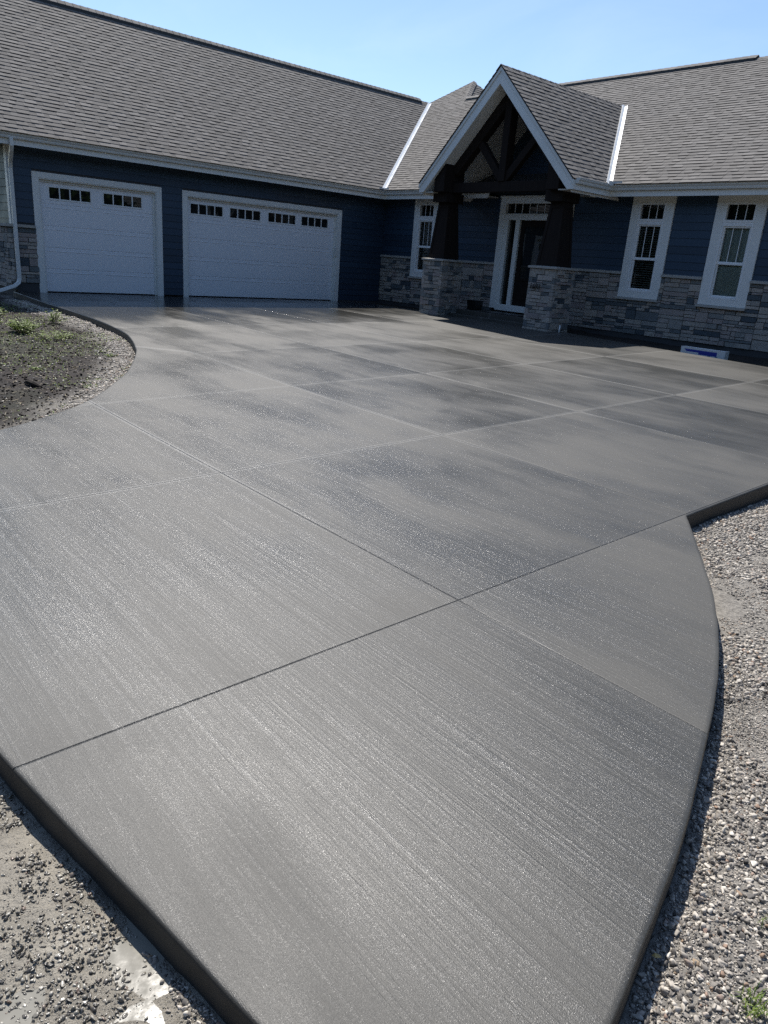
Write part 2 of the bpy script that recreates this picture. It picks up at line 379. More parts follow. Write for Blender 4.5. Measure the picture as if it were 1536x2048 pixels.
# resample
res = []
for i in range(len(outline)):
    a, b = outline[i], outline[(i + 1) % len(outline)]
    n = max(1, int((b - a).length / .12))
    res += [a.lerp(b, j / n) for j in range(n)]
def offset(poly, d):
    out = []
    for i in range(len(poly)):
        a, b, c = poly[i - 1], poly[i], poly[(i + 1) % len(poly)]
        n1 = Vector((-(b - a).y, (b - a).x)).normalized(); n2 = Vector((-(c - b).y, (c - b).x)).normalized()
        m = (n1 + n2); m = m / max(m.length_squared, .5) * 2 if m.length > 1e-4 else n1
        out.append(b + m * d * .5 * 1.0)
    return out
area = sum(res[i].cross(res[(i + 1) % len(res)]) for i in range(len(res)))
sgn = 1 if area > 0 else -1
res = [p + Vector((noise.noise(Vector((p.x * 5, p.y * 5, 1))), noise.noise(Vector((p.x * 5, p.y * 5, 9))))) * .0035 for p in res]
rings = [(0.05, 0.0), (.018, -.0004), (.011, -.0025), (.005, -.007), (.0015, -.013), (0.0, -.020), (.001, -.035), (.002, -.12), (.0, -.34)]
inner = offset(res, sgn * rings[0][0])
pts2 = list(inner); nb = len(inner)
edges = [(i, (i + 1) % nb) for i in range(nb)]
for ix in range(0, 95):
    for iy in range(-130, 0):
        x, y = .1 + ix * .2, iy * .2
        if x < 19: pts2.append(Vector((x, y)))
vv, ee, ff, *_o = geometry.delaunay_2d_cdt([Vector((p[0], p[1])) for p in pts2], edges, [tuple(range(nb))], 1, 1e-5)
mb = MB()
mb.v = [(p[0], p[1], zf(p[0], p[1])) for p in vv]; mb.f = [tuple(f) for f in ff]; mb.t = [.5] * len(ff)
prev = inner
for (d, dz), (d2, dz2) in zip(rings[:-1], rings[1:]):
    A = offset(res, sgn * d); B = offset(res, sgn * d2)
    b0 = len(mb.v); mb.v += [(p.x, p.y, zf(p.x, p.y) + dz) for p in A] + [(p.x, p.y, zf(p.x, p.y) + dz2) for p in B]
    for i in range(nb):
        j = (i + 1) % nb; mb.f.append((b0 + i, b0 + nb + i, b0 + nb + j, b0 + j)); mb.t.append(.5)
m = bpy.data.meshes.new('driveway'); m.from_pydata(mb.v, [], mb.f); m.validate()
bm = bmesh.new(); bm.from_mesh(m); bmesh.ops.remove_doubles(bm, verts=bm.verts, dist=2e-4); bmesh.ops.recalc_face_normals(bm, faces=bm.faces)
if sum(f.normal.z for f in bm.faces) < 0: bmesh.ops.reverse_faces(bm, faces=bm.faces)
bm.to_mesh(m); bm.free(); m.polygons.foreach_set('use_smooth', [True] * len(m.polygons)); m.materials.append(MAT['concrete'])
k = NT('damp_shaded_side_concrete'); n = k.noise(k.coord(), 14, 5, .6); k.out(k.mix(n, (.016, .016, .015), (.045, .044, .04)), .7, k.bump(n, .5, .006)); m.materials.append(k.m)  # damp slab sides, with their shade painted in as a darker concrete
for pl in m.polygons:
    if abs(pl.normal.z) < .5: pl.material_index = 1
o = bpy.data.objects.new('driveway', m); COL.objects.link(o)
tag(o, 'broad damp grey concrete driveway with tooled joints in front of the house', kind='structure')

# distance to outline, for gravel strips
OUT = np.array([(p.x, p.y) for p in res])
def seg_dist(P):
    A = OUT; B = np.roll(OUT, -1, 0); d = B - A; L = (d ** 2).sum(1)
    best = np.full(len(P), 1e9)
    for i in range(len(A)):
        t = np.clip(((P - A[i]) @ d[i]) / max(L[i], 1e-9), 0, 1)
        q = A[i] + t[:, None] * d[i]; best = np.minimum(best, ((P - q) ** 2).sum(1))
    return np.sqrt(best)
def inside(P):
    A = OUT; B = np.roll(OUT, -1, 0); c = np.zeros(len(P), bool)
    for a, b in zip(A, B):
        m_ = (a[1] > P[:, 1]) != (b[1] > P[:, 1])
        with np.errstate(divide='ignore', invalid='ignore'):
            xx = (b[0] - a[0]) * (P[:, 1] - a[1]) / (b[1] - a[1] if b[1] != a[1] else 1e-12) + a[0]
        c ^= m_ & (P[:, 0] < xx)
    return c

# ---------------------------------------------------------------- ground
def gh(x, y):
    """ground height outside the slab"""
    z = zf(x, y)
    n1 = noise.noise(Vector((x * 1.3, y * 1.3, 3.1))); n2 = noise.noise(Vector((x * 6, y * 6, 7.7))); n3 = noise.noise(Vector((x * 17, y * 17, 1.7)))
    if y < -15.3 and x > 15.3 and x < 19.5:       # the wet rutted corner by the curb
        return -.6268 + .020 * noise.noise(Vector((x * 2.6, y * 2.6, 5.5))) + .012 * n2 + .007 * n3
    if x > 16.4 and y < -2:                         # gravel side
        return z - .135 + .018 * n1 + .007 * n2
    if y > -2 and x > 8:                            # bed under the house wall
        return z - .07 + .02 * n1 + .012 * n2
    if y > -2: return z - .04 + .01 * n2
    return z - .105 + .030 * n1 + .022 * n2 + .006 * n3   # bed inside the curve
xs = np.concatenate([[-900, -400, -180, -80, -40, -20, -10, -5, -2], np.arange(-1, 15.4, .14), np.arange(15.4, 20.2, .05), [20.4, 21, 22, 24, 28, 35, 50, 80, 150, 350, 900]])
ys = np.concatenate([[-900, -400, -180, -90, -50, -32, -26, -22, -20, -19, -18.2], np.arange(-17.6, -13.4, .05), np.arange(-13.4, 0.2, .14), [.6, 2, 5, 10, 20, 40, 90, 200, 450, 900]])
NX, NY = len(xs), len(ys)
V = np.zeros((NX * NY, 3)); Z = np.zeros(NX * NY)
GX, GY = np.meshgrid(xs, ys, indexing='ij'); P2 = np.stack([GX.ravel(), GY.ravel()], 1)
loc = (P2[:, 0] > -2) & (P2[:, 0] < 21) & (P2[:, 1] > -19) & (P2[:, 1] < 1)
D = np.full(len(P2), 9.); D[loc] = seg_dist(P2[loc]); INS = inside(P2)
zone = np.zeros(len(P2))
for i, (x, y) in enumerate(P2):
    h = gh(x, y); z = 0.
    if INS[i] and D[i] > .05: h = zf(x, y) - .30
    if x > 16.4 and y < -1.9: z = 1.
    if y < -15.3 and x > 15.0 and x < 19.5: z = 2.
    elif D[i] < .9 and x < 14 and y < -10:
        z = max(0, min(1, 1.5 - D[i] / .38 + .9 * noise.noise(Vector((x * 1.2, y * 1.2, 0))))) * .8
    if x > 20 and y > -15: z = 1.
    zone[i] = z; V[i] = (x, y, h)
I = np.arange(NX * NY).reshape(NX, NY)
F = np.stack([I[:-1, :-1].ravel(), I[1:, :-1].ravel(), I[1:, 1:].ravel(), I[:-1, 1:].ravel()], 1)
g = mesh_np('ground', V, F, np.full(len(F), .5), MAT['ground'], True)
a = g.data.attributes.new('zone', 'FLOAT', 'POINT'); a.data.foreach_set('value', zone.astype(np.float32))
tag(g, 'bare dark soil and sandy ground around the driveway', kind='structure')

mb = MB(); mb.face([(15.5, -18.5, -.632), (19.0, -18.5, -.632), (19.0, -15.0, -.632), (15.5, -15.0, -.632)])
o = mb.build('puddle', MAT['puddle']); tag(o, 'shallow milky mud puddles between stones below the slab corner', kind='structure')

# ---------------------------------------------------------------- gravel (one object per spread)
def ico(sub):
    b = bmesh.new(); bmesh.ops.create_icosphere(b, subdivisions=sub, radius=1)
    v = np.array([q.co[:] for q in b.verts]); f = np.array([[q.index for q in t.verts] for t in b.faces]); b.free(); return v, f
NR = np.random.RandomState(3)
def pebbles(name, pts, size, mat, label, sub=1, flat=.62, tones=None):
    bv, bf = ico(sub); variants = []
    for k_ in range(14):
        q = bv.copy()
        for _ in range(16 if sub > 1 else 5):      # chop facets off to make crushed stone
            n_ = NR.normal(size=3); n_ /= np.linalg.norm(n_); d_ = NR.uniform(.28, .62); e = q @ n_ - d_
            q = q - np.where(e > 0, e, 0)[:, None] * n_
        variants.append(q)
    n = len(pts); Vs = []; Fs = []; T = []
    which = NR.randint(0, 14, n); ang = NR.uniform(0, 2 * np.pi, (n, 3)); base = 0
    sc3 = np.stack([NR.uniform(.75, 1.35, n), NR.uniform(.65, 1.1, n), NR.uniform(.5, .95, n)], 1) * size[:, None]
    tn = NR.uniform(0, 1, n) if tones is None else tones
    for k_ in range(14):
        s = np.where(which == k_)[0]
        if not len(s): continue
        q = variants[k_][None] * sc3[s][:, None, :]
        a_, b_ = ang[s, 0], (ang[s, 1] - np.pi) * .22
        ca, sa, cb_, sb = np.cos(a_)[:, None], np.sin(a_)[:, None], np.cos(b_)[:, None], np.sin(b_)[:, None]
        x, y, z = q[..., 0], q[..., 1], q[..., 2]
        y, z = y * cb_ - z * sb, y * sb + z * cb_
        x, y = x * ca - y * sa, x * sa + y * ca
        q = np.stack([x, y, z], -1) + pts[s][:, None, :]
        Vs.append(q.reshape(-1, 3)); nv = len(bv)
        Fs.append((bf[None] + (base + np.arange(len(s)) * nv)[:, None, None]).reshape(-1, 3)); base += nv * len(s)
        T.append(np.repeat(tn[s], len(bf)))
    o = mesh_np(name, np.concatenate(Vs), np.concatenate(Fs), np.concatenate(T), mat)
    tag(o, label, 'gravel', kind='stuff'); return o
def scatter(x0, x1, y0, y1, n, keep, smin, smax, power=2.2):
    P = np.stack([NR.uniform(x0, x1, n), NR.uniform(y0, y1, n)], 1)
    P = P[~inside(P)]; d = seg_dist(P); m_ = d > .012; P = P[m_]; d = d[m_]
    s = smin + (smax - smin) * NR.uniform(0, 1, len(P)) ** power
    k_ = keep(P, d, s); P = P[k_]; s = s[k_]
    z = np.array([gh(x, y) for x, y in P]) + s * .22
    return np.column_stack([P, z]), s
def nz(P, f, o_=0.): return np.array([noise.noise(Vector((x * f, y * f, o_))) for x, y in P])
# right-hand side, nearest stones
camxy = np.array([18.976, -16.224])
def keepR(P, d, s): return (nz(P, 1.3, 2.) > -.62 + (s > .011) * .3) & (P[:, 0] > 16.56)
pA, sA = scatter(17.4, 19.3, -15.6, -12.6, 42000, keepR, .005, .020, 2.0)
pF, sF = scatter(17.4, 19.3, -15.6, -12.4, 90000, lambda P, d, s: P[:, 0] > 17, .002, .0065, 1.5)
pebbles('gravel', pF, sF, MAT['gravel'], 'fine grit between the stones beside the rounded right edge of the slab', 1)
pebbles('gravel', pA, sA, MAT['gravel'], 'loose pale crushed gravel beside the rounded right edge of the slab', 2)
pB, sB = scatter(16.57, 19.2, -12.6, -8.0, 80000, keepR, .005, .018, 2.0)
pebbles('gravel', pB, sB, MAT['gravel'], 'pale gravel strip below the straight far edge of the slab', 1)
def keepN(P, d, s):
    a_ = nz(P, 2.4, 5.5) + .5 * nz(P, 6.5, 1.)
    return (a_ > -.12 + (s < .005) * -.25) | (NR.uniform(0, 1, len(P)) < .06)
pC, sC = scatter(15.6, 18.4, -17.4, -15.5, 90000, keepN, .0018, .013, 2.6)
pebbles('gravel', pC, sC, MAT['gravel_wet'], 'wet dark gravel clusters standing out of the mud puddles', 2)
def keepL(P, d, s):
    w_ = .42 + .35 * nz(P, .8, 9.) ; return (P[:, 1] < -10.9) & (P[:, 0] < 13) & ((d < w_ * NR.uniform(.5, 1.1, len(P))) | (NR.uniform(0, 1, len(P)) < .03))
pD, sD = scatter(0.6, 13, -15.5, -10.8, 120000, keepL, .007, .022, 1.6)
pebbles('gravel', pD, sD, MAT['gravel'], 'pale gravel strip along the inside curve of the driveway', 1, tones=NR.uniform(.35, 1, len(pD)))
print('stones', len(pA), len(pB), len(pC), len(pD))

# ---------------------------------------------------------------- house
house = empty('house', (0, 0, 0))
tag(house, 'long navy blue house with stone wainscot, garage wing and timber gabled porch', 'house')
H = house

def siding(mb, axis, plane, a0, a1, z0, z1, out, expo=.165, holes=()):
    """lap boards on plane axis=plane between a0..a1 along the other axis; out = outward sign; holes = (h0,h1,z0,z1)"""
    z = z0
    while z < z1 - .01:
        zt = min(z + expo, z1)
        spans = [(a0, a1)]
        for h0, h1, g0, g1 in holes:
            if g0 < zt - .005 and g1 > z + .005:
                ns = []
                for s0, s1 in spans:
                    if h1 <= s0 or h0 >= s1: ns.append((s0, s1)); continue
                    if h0 > s0: ns.append((s0, h0))
                    if h1 < s1: ns.append((h1, s1))
                spans = ns
        for s0, s1 in spans:
            # board joints
            c = s0
            while c < s1 - 1e-4:
                e = min(c + rnd.uniform(2.2, 3.6), s1)
                if s1 - e < .4: e = s1
                t = rnd.random(); g_ = .0012
                lo, hi = plane + out * .021, plane + out * .006
                if axis == 0:
                    mb.face([(lo, c + g_, z), (lo, e - g_, z), (hi, e - g_, zt), (hi, c + g_, zt)], t)
                    mb.face([(plane, c, z), (plane, e, z), (lo, e - g_, z), (lo, c + g_, z)], t)
                else:
                    mb.face([(c + g_, lo, z), (e - g_, lo, z), (e - g_, hi, zt), (c + g_, hi, zt)], t)
                    mb.face([(c, plane, z), (e, plane, z), (e - g_, lo, z), (c + g_, lo, z)], t)
                c = e
        z = zt

def stone_veneer(mb, axis, plane, a0, a1, z0, z1, out, holes=(), rs=1):
    """random ashlar ledge stone: every stone a little block standing proud of the mortar"""
    r_ = random.Random(rs)
    def blk(u0, u1, v0, v1):
        for h0, h1, g0, g1 in holes:
            if h0 < u1 and h1 > u0 and g0 < v1 and g1 > v0:
                # clip against the opening
                if u0 < h0 < u1 and v0 >= g0 - .2: blk(u0, h0, v0, v1); u0 = h0
                if u0 < h1 < u1: blk(h1, u1, v0, v1); u1 = h1
                if v0 < g0 < v1: blk(u0, u1, v0, g0)
                return
        if u1 - u0 < .02 or v1 - v0 < .015: return
        d = r_.uniform(.035, .065); e = .004; c = .006
        q = r_.random(); t = r_.uniform(.0, .12) if q < .06 else (r_.uniform(.12, .32) if q < .22 else r_.uniform(.34, .95))
        j = [r_.uniform(-c, c) for _ in range(8)]
        b = [(u0 + e, v0 + e, 0), (u1 - e, v0 + e, 0), (u1 - e, v1 - e, 0), (u0 + e, v1 - e, 0)]
        f = [(u0 + e + abs(j[0]), v0 + e + abs(j[1]), d + j[2]), (u1 - e - abs(j[3]), v0 + e + abs(j[4]), d + j[5]), (u1 - e - abs(j[6]), v1 - e - abs(j[7]), d + j[0]), (u0 + e + abs(j[4]), v1 - e - abs(j[2]), d + j[3])]
        mk = (lambda p: (plane + out * p[2], p[0], p[1])) if axis == 0 else (lambda p: (p[0], plane + out * p[2], p[1]))
        mb.hexa([mk(p) for p in b] + [mk(p) for p in f], t)
    def split(u0, u1, v0, v1):
        w_, h_ = u1 - u0, v1 - v0
        if h_ > .22 or (h_ > .13 and r_.random() < .55 and w_ > .18):
            k_ = r_.choice((.34, .5, .5, .62, .66)); m_ = v0 + h_ * k_; split(u0, u1, v0, m_); split(u0, u1, m_, v1)
        elif w_ > .62 or (w_ > .30 and r_.random() < .6 and w_ > h_ * 2.2):
            m_ = u0 + w_ * r_.uniform(.3, .7); split(u0, m_, v0, v1); split(m_, u1, v0, v1)
        else: blk(u0, u1, v0, v1)
    u = a0
    while u < a1 - 1e-4:
        e = min(u + r_.uniform(.45, .95), a1)
        if a1 - e < .25: e = a1
        split(u, e, z0, z1); u = e
    # mortar bed behind
    for s0, s1, g0, g1 in _cover(a0, a1, z0, z1, holes):
        if axis == 0: mb.face([(plane + out * .012, s0, g0), (plane + out * .012, s1, g0), (plane + out * .012, s1, g1), (plane + out * .012, s0, g1)], .1)
        else: mb.face([(s0, plane + out * .012, g0), (s1, plane + out * .012, g0), (s1, plane + out * .012, g1), (s0, plane + out * .012, g1)], .1)
def _cover(a0, a1, z0, z1, holes):
    R_ = [(a0, a1, z0, z1)]
    for h0, h1, g0, g1 in holes:
        N = []
        for s0, s1, v0, v1 in R_:
            if h1 <= s0 or h0 >= s1 or g1 <= v0 or g0 >= v1: N.append((s0, s1, v0, v1)); continue
            if s0 < h0: N.append((s0, h0, v0, v1))
            if s1 > h1: N.append((h1, s1, v0, v1))
            if v0 < g0: N.append((max(s0, h0), min(s1, h1), v0, g0))
            if v1 > g1: N.append((max(s0, h0), min(s1, h1), g1, v1))
        R_ = N
    return R_

ZE = 3.11                      # underside of the eaves
XE = 17.6                      # right end of the house
YG = -11.0                     # end of the garage wing
G1 = (-10.52, -7.44); G2 = (-6.88, -1.72)
GT, GTI, ZD = 2.62, 2.475, .012
gar_holes = [(G1[0] + .06, G1[1] - .06, -1, GT - .06), (G2[0] + .06, G2[1] - .06, -1, GT - .06)]
WIN = [(1.42, 2.47), (8.77, 9.82), (10.78, 11.83), (14.4, 15.45)]
DR = (4.79, 7.15)
main_holes = [(a + .05, b - .05, .92, 9) for a, b in WIN] + [(DR[0] + .05, DR[1] - .05, -1, 3.08)]

# wall cores
mb = MB()
for s0, s1, v0, v1 in _cover(YG, 0, .02, ZE + .1, gar_holes): mb.box(-.14, 0, s0, s1, v0, v1)
for s0, s1, v0, v1 in _cover(-.14, XE, -.1, ZE + .1, main_holes): mb.box(s0, s1, 0, .14, v0, v1)
mb.box(-6.5, -.14, YG, YG + .14, -.2, ZE + .1); mb.box(-7.7, -7.5, YG, 10.5, -.2, 3.2); mb.box(XE - .14, XE, .14, 10.5, -.2, 3.2); mb.box(-7.5, XE, 10.4, 10.6, -.2, 3.2)
wall = mb.build('wall', MAT['foundation'], H)
mb = MB()
siding(mb, 0, 0, YG + .0, 0, .03, ZE + .06, 1, holes=[(G1[0] + .03, G1[1] - .03, -1, GT - .03), (G2[0] + .03, G2[1] - .03, -1, GT - .03), (YG - 1, G1[0] + .03, -1, 1.44)])
mb.build('siding', MAT['navy'], wall)
mb = MB()
wh = [(a + .03, b - .03, .5, 9) for a, b in WIN] + [(DR[0] + .03, DR[1] - .03, -1, 3.10)]
siding(mb, 1, 0, .02, XE, 1.42, ZE + .06, -1, holes=wh)
# inside the porch the siding carries on up to the vault
z = ZE + .06
while z < 5.5:
    zt = z + .165; h = min(6.0 - z, 2.35) - .35
    if h < .1: break
    mb.face([(6.0 - h, -.016, z), (6.0 + h, -.016, z), (6.0 + h - .16, -.007, zt), (6.0 - h + .16, -.007, zt)], rnd.random()); z = zt
mb.build('siding', MAT['navy'], wall)
mb = MB(); siding(mb, 1, YG, -6.5, 0.0, 1.42, ZE + .4, -1)
mb.build('siding', MAT['sage'], wall)
# stone
mb = MB()
stone_veneer(mb, 1, 0, .02, DR[0] + .01, .085, 1.40, -1, holes=[(a + .01, b - .01, .86, 9) for a, b in WIN], rs=4)
mb.build('stone_wainscot', MAT['stone'], H); mb = MB()
stone_veneer(mb, 1, 0, DR[1] - .01, XE, .085, 1.40, -1, holes=[(a + .01, b - .01, .86, 9) for a, b in WIN], rs=5)
mb.build('stone_wainscot', MAT['stone'], H)
mb = MB(); stone_veneer(mb, 0, 0, YG, G1[0] + .02, .20, 1.40, 1, rs=8); mb.build('stone_wainscot', MAT['stone'], H); mb = MB(); stone_veneer(mb, 1, YG, -6.5, .05, .05, 1.40, -1, rs=9)
mb.build('stone_wainscot', MAT['stone'], H)
for a, b in ((.02, WIN[0][0]), (WIN[0][1], DR[0]), (DR[1], WIN[1][0]), (WIN[1][1], WIN[2][0]), (WIN[2][1], WIN[3][0]), (WIN[3][1], XE)):
    c = a; mb = MB()
    while c < b - .01:
        e = min(c + .61, b); e = b if b - e < .15 else e
        mb.hexa([(c + .002, -.10, 1.405), (e - .002, -.10, 1.405), (e - .002, 0, 1.405), (c + .002, 0, 1.405), (c + .002, -.095, 1.458), (e - .002, -.095, 1.458), (e - .002, 0, 1.475), (c + .002, 0, 1.475)]); c = e
    mb.build('stone_cap', MAT['cap'], H, bevel=.006)
mb = MB(); mb.box(-6.5, -.002, YG - .10, YG, 1.405, 1.468); mb.box(-.001, .10, YG - .10, G1[0] - .0, 1.405, 1.468); mb.build('stone_cap', MAT['cap'], H, bevel=.006)
mb = MB()
mb.box(.02, XE, -.02, -.002, -.35, .082); mb.build('foundation', MAT['foundation'], H); mb = MB(); mb.box(0.002, .03, YG, G1[0], -.25, .19); mb.build('foundation', MAT['foundation'], H); mb = MB(); mb.box(-.002, .012, -1.72, -.02, -.1, .03)
mb.build('foundation', MAT['foundation'], H)
mb = MB(); mb.box(-.12, .025, YG - .028, YG - .002, 1.47, ZE + .1); mb.box(.002, .028, YG - .002, YG + .06, 1.47, ZE)
mb.build('corner_board', MAT['white'], H)

# garage doors -------------------------------------------------------------------
def garage_door(y0, y1, groups, label):
    i0, i1 = y0 + .155, y1 - .155
    mb = MB(); n = 5; h = (GTI - ZD) / n
    xs0 = -.085
    zs = [ZD, .53, 1.01, 1.49, 1.97, GTI]
    for k_ in range(n):
        z0, z1 = zs[k_], zs[k_ + 1]
        if k_ < n - 1:
            mb.box(xs0 - .04, xs0, i0, i1, z0 + .009, z1 - .009, .5); mb.box(xs0 - .05, xs0 - .012, i0 + .001, i1 - .001, z1 - .02, z1 + .02)
            # long raised panels, pressed in pairs
            w_ = (i1 - i0) / len(groups)
            for q in range(len(groups)):
                a_, b_ = i0 + q * w_ + .09, i0 + (q + 1) * w_ - .09
                for u0, u1, v0, v1 in ((a_, b_, z1 - .085, z1 - .070),):
                    mb.box(xs0, xs0 + .007, u0, u1, v0, v1)
        else:
            hs = [(a_ - .0, b_ + .0, 2.085, 2.335) for a_, b_ in groups]
            for s0, s1, v0, v1 in _cover(i0, i1, z0 + .005, z1, hs): mb.box(xs0 - .04, xs0, s0, s1, v0, v1)
    d = mb.build('garage_door', MAT['door'], H, bevel=.003); d['label'] = label
    mb = MB()   # window inserts: frames and bars
    for a_, b_ in groups:
        for s0, s1, v0, v1 in ((a_ - .025, b_ + .025, 2.06, 2.092), (a_ - .025, b_ + .025, 2.328, 2.36), (a_ - .025, a_ + .004, 2.092, 2.328), (b_ - .004, b_ + .025, 2.092, 2.328)): mb.box(xs0 - .02, xs0 + .012, s0, s1, v0, v1)
        for q in range(1, 4):
            c = a_ + (b_ - a_) * q / 4; mb.box(xs0 - .02, xs0 + .008, c - .013, c + .013, 2.092, 2.328)
    mb.build('window_frame', MAT['vinyl'], d, bevel=.002)
    for a_, b_ in groups:
        mb = MB()
        for q in range(4):
            u0, u1 = a_ + (b_ - a_) * q / 4, a_ + (b_ - a_) * (q + 1) / 4
            mb.face([(xs0 - .012, u0, 2.08), (xs0 - .012 + rnd.uniform(-.002, .002), u1, 2.08), (xs0 - .012 + rnd.uniform(-.002, .002), u1, 2.34), (xs0 - .012, u0, 2.34)])
        mb.build('pane', MAT['glass'], d)
    mb = MB(); mb.box(xs0 - .035, xs0 - .003, i0, i1, ZD - .008, ZD + .006); mb.build('weather_seal', MAT['black'], d)
    # trim around the opening, jambs returning to the door
    mb = MB()
    mb.box(.0, .042, y0, i0 - .02, -.01, GTI + .02); mb.box(.0, .042, i1 + .02, y1, -.01, GTI + .02); mb.box(.0, .044, y0, y1, GTI + .02, GT)
    mb.box(-.13, .03, i0 - .02, i0, -.01, GTI); mb.box(-.13, .03, i1, i1 + .02, -.01, GTI); mb.box(-.13, .031, i0 - .02, i1 + .02, GTI, GTI + .02)
    mb.box(-.083, -.05, i0, i0 + .045, .0, GTI); mb.box(-.083, -.05, i1 - .045, i1, .0, GTI); mb.box(-.083, -.051, i0 + .045, i1 - .045, GTI - .05, GTI)
    mb.build('door_trim', MAT['white'], d, bevel=.003)
garage_door(G1[0], G1[1], [(-10.13, -9.18), (-8.87, -7.92)], 'narrower single garage door with eight small square windows')
garage_door(G2[0], G2[1], [(-6.60, -5.66), (-5.44, -4.49), (-4.23, -3.31), (-3.10, -2.15)], 'wide double garage door with sixteen small square windows')
mb = MB(); mb.box(.042, .062, -1.92, -1.86, 1.30, 1.56); mb.build('keypad', MAT['metal_white'], H, bevel=.004)
mb = MB(); mb.box(.045, .052, -1.905, -1.875, 1.33, 1.50); 

# windows -------------------------------------------------------------------------
def window(a, b, kind, label):
    mb = MB(); ct = .19; x0, x1 = a + ct, b - ct
    zb, zt = .90, ZE + .02
    for s0, s1, v0, v1 in ((a, x0, zb, zt), (x1, b, zb, zt), (x0, x1, 2.97, zt), (x0, x1, zb, 1.035)): mb.box(s0, s1, -.052 if v0 != 2.97 else -.051, .0, v0, v1)
    w_ = mb.build('window', MAT['white'], H, bevel=.003); w_['label'] = label
    mb = MB()
    def fr(z0, z1, t=.045, y=-.055):
        for s0, s1, v0, v1 in ((x0, x0 + t, z0, z1), (x1 - t, x1, z0, z1), (x0 + t, x1 - t, z0, z0 + t), (x0 + t, x1 - t, z1 - t, z1)): mb.box(s0, s1, y, .05, v0, v1)
    fr(2.58, 2.97); fr(1.035, 2.545)
    mb.box(x0 + .002, x1 - .002, -.048, .05, 2.545, 2.58)
    # sashes
    for z0, z1, y in ((1.74, 2.50, -.03), (1.08, 1.80, -.012)):
        for s0, s1, v0, v1 in ((x0 + .045, x0 + .075, z0, z1), (x1 - .075, x1 - .045, z0, z1), (x0 + .075, x1 - .075, z0, z0 + .035), (x0 + .075, x1 - .075, z1 - .03, z1)): mb.box(s0, s1, y, .03, v0, v1)
    mb.build('frame', MAT['vinyl'], w_, bevel=.003)
    for q in (1, 2):
        c = x0 + .045 + (x1 - x0 - .09) * q / 3
        for v0, v1 in ((2.625, 2.925), (1.775, 2.47)): mb = MB(); mb.box(c - .007, c + .007, .000, .011, v0, v1); mb.build('muntin', MAT['vinyl'], w_)
    for z0, z1, y in ((2.625, 2.925, .014), (1.775, 2.47, .016), (1.115, 1.77, .022)):
        mb = MB(); mb.face([(x0 + .04, y, z0), (x1 - .04, y, z0), (x1 - .04, y + .002, z1), (x0 + .04, y, z1)]); mb.build('pane', MAT['clear'], w_)
    # what hangs behind the glass
    if kind == 'blind':
        mb = MB(); z = 1.1
        while z < 2.52:
            mb.hexa([(x0 + .05, .05, z), (x1 - .05, .05, z), (x1 - .05, .085, z + .018), (x0 + .05, .085, z + .018), (x0 + .05, .05, z + .003), (x1 - .05, .05, z + .003), (x1 - .05, .085, z + .021), (x0 + .05, .085, z + .021)]); z += .05
        for c in (x0 + .12, x1 - .12): mb.box(c - .004, c + .004, .046, .050, 1.1, 2.52)
        mb.build('blind', MAT['blind'], w_)
    else:
        mb = MB(); n = 22
        for q in range(n):
            u0 = x0 + .02 + (x1 - x0 - .04) * q / n; u1 = x0 + .02 + (x1 - x0 - .04) * (q + 1) / n
            d0, d1 = .06 + .006 * (q % 2), .06 + .006 * ((q + 1) % 2)
            mb.face([(u0, d0, 1.06), (u1, d1, 1.06), (u1, d1, 2.53), (u0, d0, 2.53)])
        mb.build('shade', MAT['shade_cloth'], w_)
    mb = MB(); mb.box(x0 - .02, x1 + .02, .13, .9, .95, 3.0); 
    mb.build('dark_interior', MAT['dark_room'], w_)
    mb = MB(); mb.hexa([(a - .02, -.115, .848), (b + .02, -.115, .848), (b + .02, -.0, .848), (a - .02, 0, .848), (a - .02, -.11, .890), (b + .02, -.11, .890), (b + .02, 0, .9), (a - .02, 0, .9)])
    mb.build('sill', MAT['cap'], w_, bevel=.004)
window(*WIN[0], 'blind', 'white framed window beside the inside corner, partly behind the porch pillar')
window(*WIN[1], 'blind', 'white framed window with dark slatted blind')
window(*WIN[2], 'shade', 'white framed window with pale shade behind the glass')
window(*WIN[3], 'blind', 'white framed window at the far right end')

# entrance -------------------------------------------------------------------------
zs_ = .30
mb = MB(); a, b = DR
for s0, s1, v0, v1, y in ((a, a + .2, zs_ - .02, 3.12, -.05), (b - .2, b, zs_ - .02, 3.12, -.05), (a + .2, b - .2, 2.96, 3.12, -.051), (a + .2, b - .2, 2.56, 2.69, -.045), (a + .2, b - .2, 2.690, 2.715, -.06), (a - .02, b + .02, 3.12, 3.15, -.07)):
    mb.box(s0, s1, y, .12, v0, v1)
for s0, s1 in ((a + .2, a + .33), (5.37, 5.51), (6.45, 6.59), (b - .33, b - .2)): mb.box(s0, s1, -.035, .12, zs_ + .10, 2.56)
mb.box(a + .2, b - .2, -.06, .12, zs_ - .06, zs_ + .10)
ent = mb.build('entrance_frame', MAT['white'], H, bevel=.004)
mb = MB(); mb.box(5.51, 6.45, .03, .075, zs_ + .1, 2.56)
fd = mb.build('front_door', MAT['timber'], H)
mb = MB()
for s0, s1, v0, v1 in ((5.58, 6.38, zs_ + .2, .95), ): mb.box(s0 + .08, s1 - .08, .018, .03, v0 + .06, v1 - .04)
for s0, s1, v0, v1 in ((5.60, 5.66, 1.05, 2.46), (6.30, 6.36, 1.05, 2.46), (5.66, 6.30, 1.05, 1.11), (5.66, 6.30, 2.40, 2.46)): mb.box(s0, s1, .012, .03, v0, v1)
mb.build('panel_moulding', MAT['timber'], fd, bevel=.004)
mb = MB(); mb.face([(5.66, .027, 1.11), (6.30, .027, 1.11), (6.30, .026, 2.40), (5.66, .027, 2.40)]); mb.build('pane', MAT['glass'], fd)
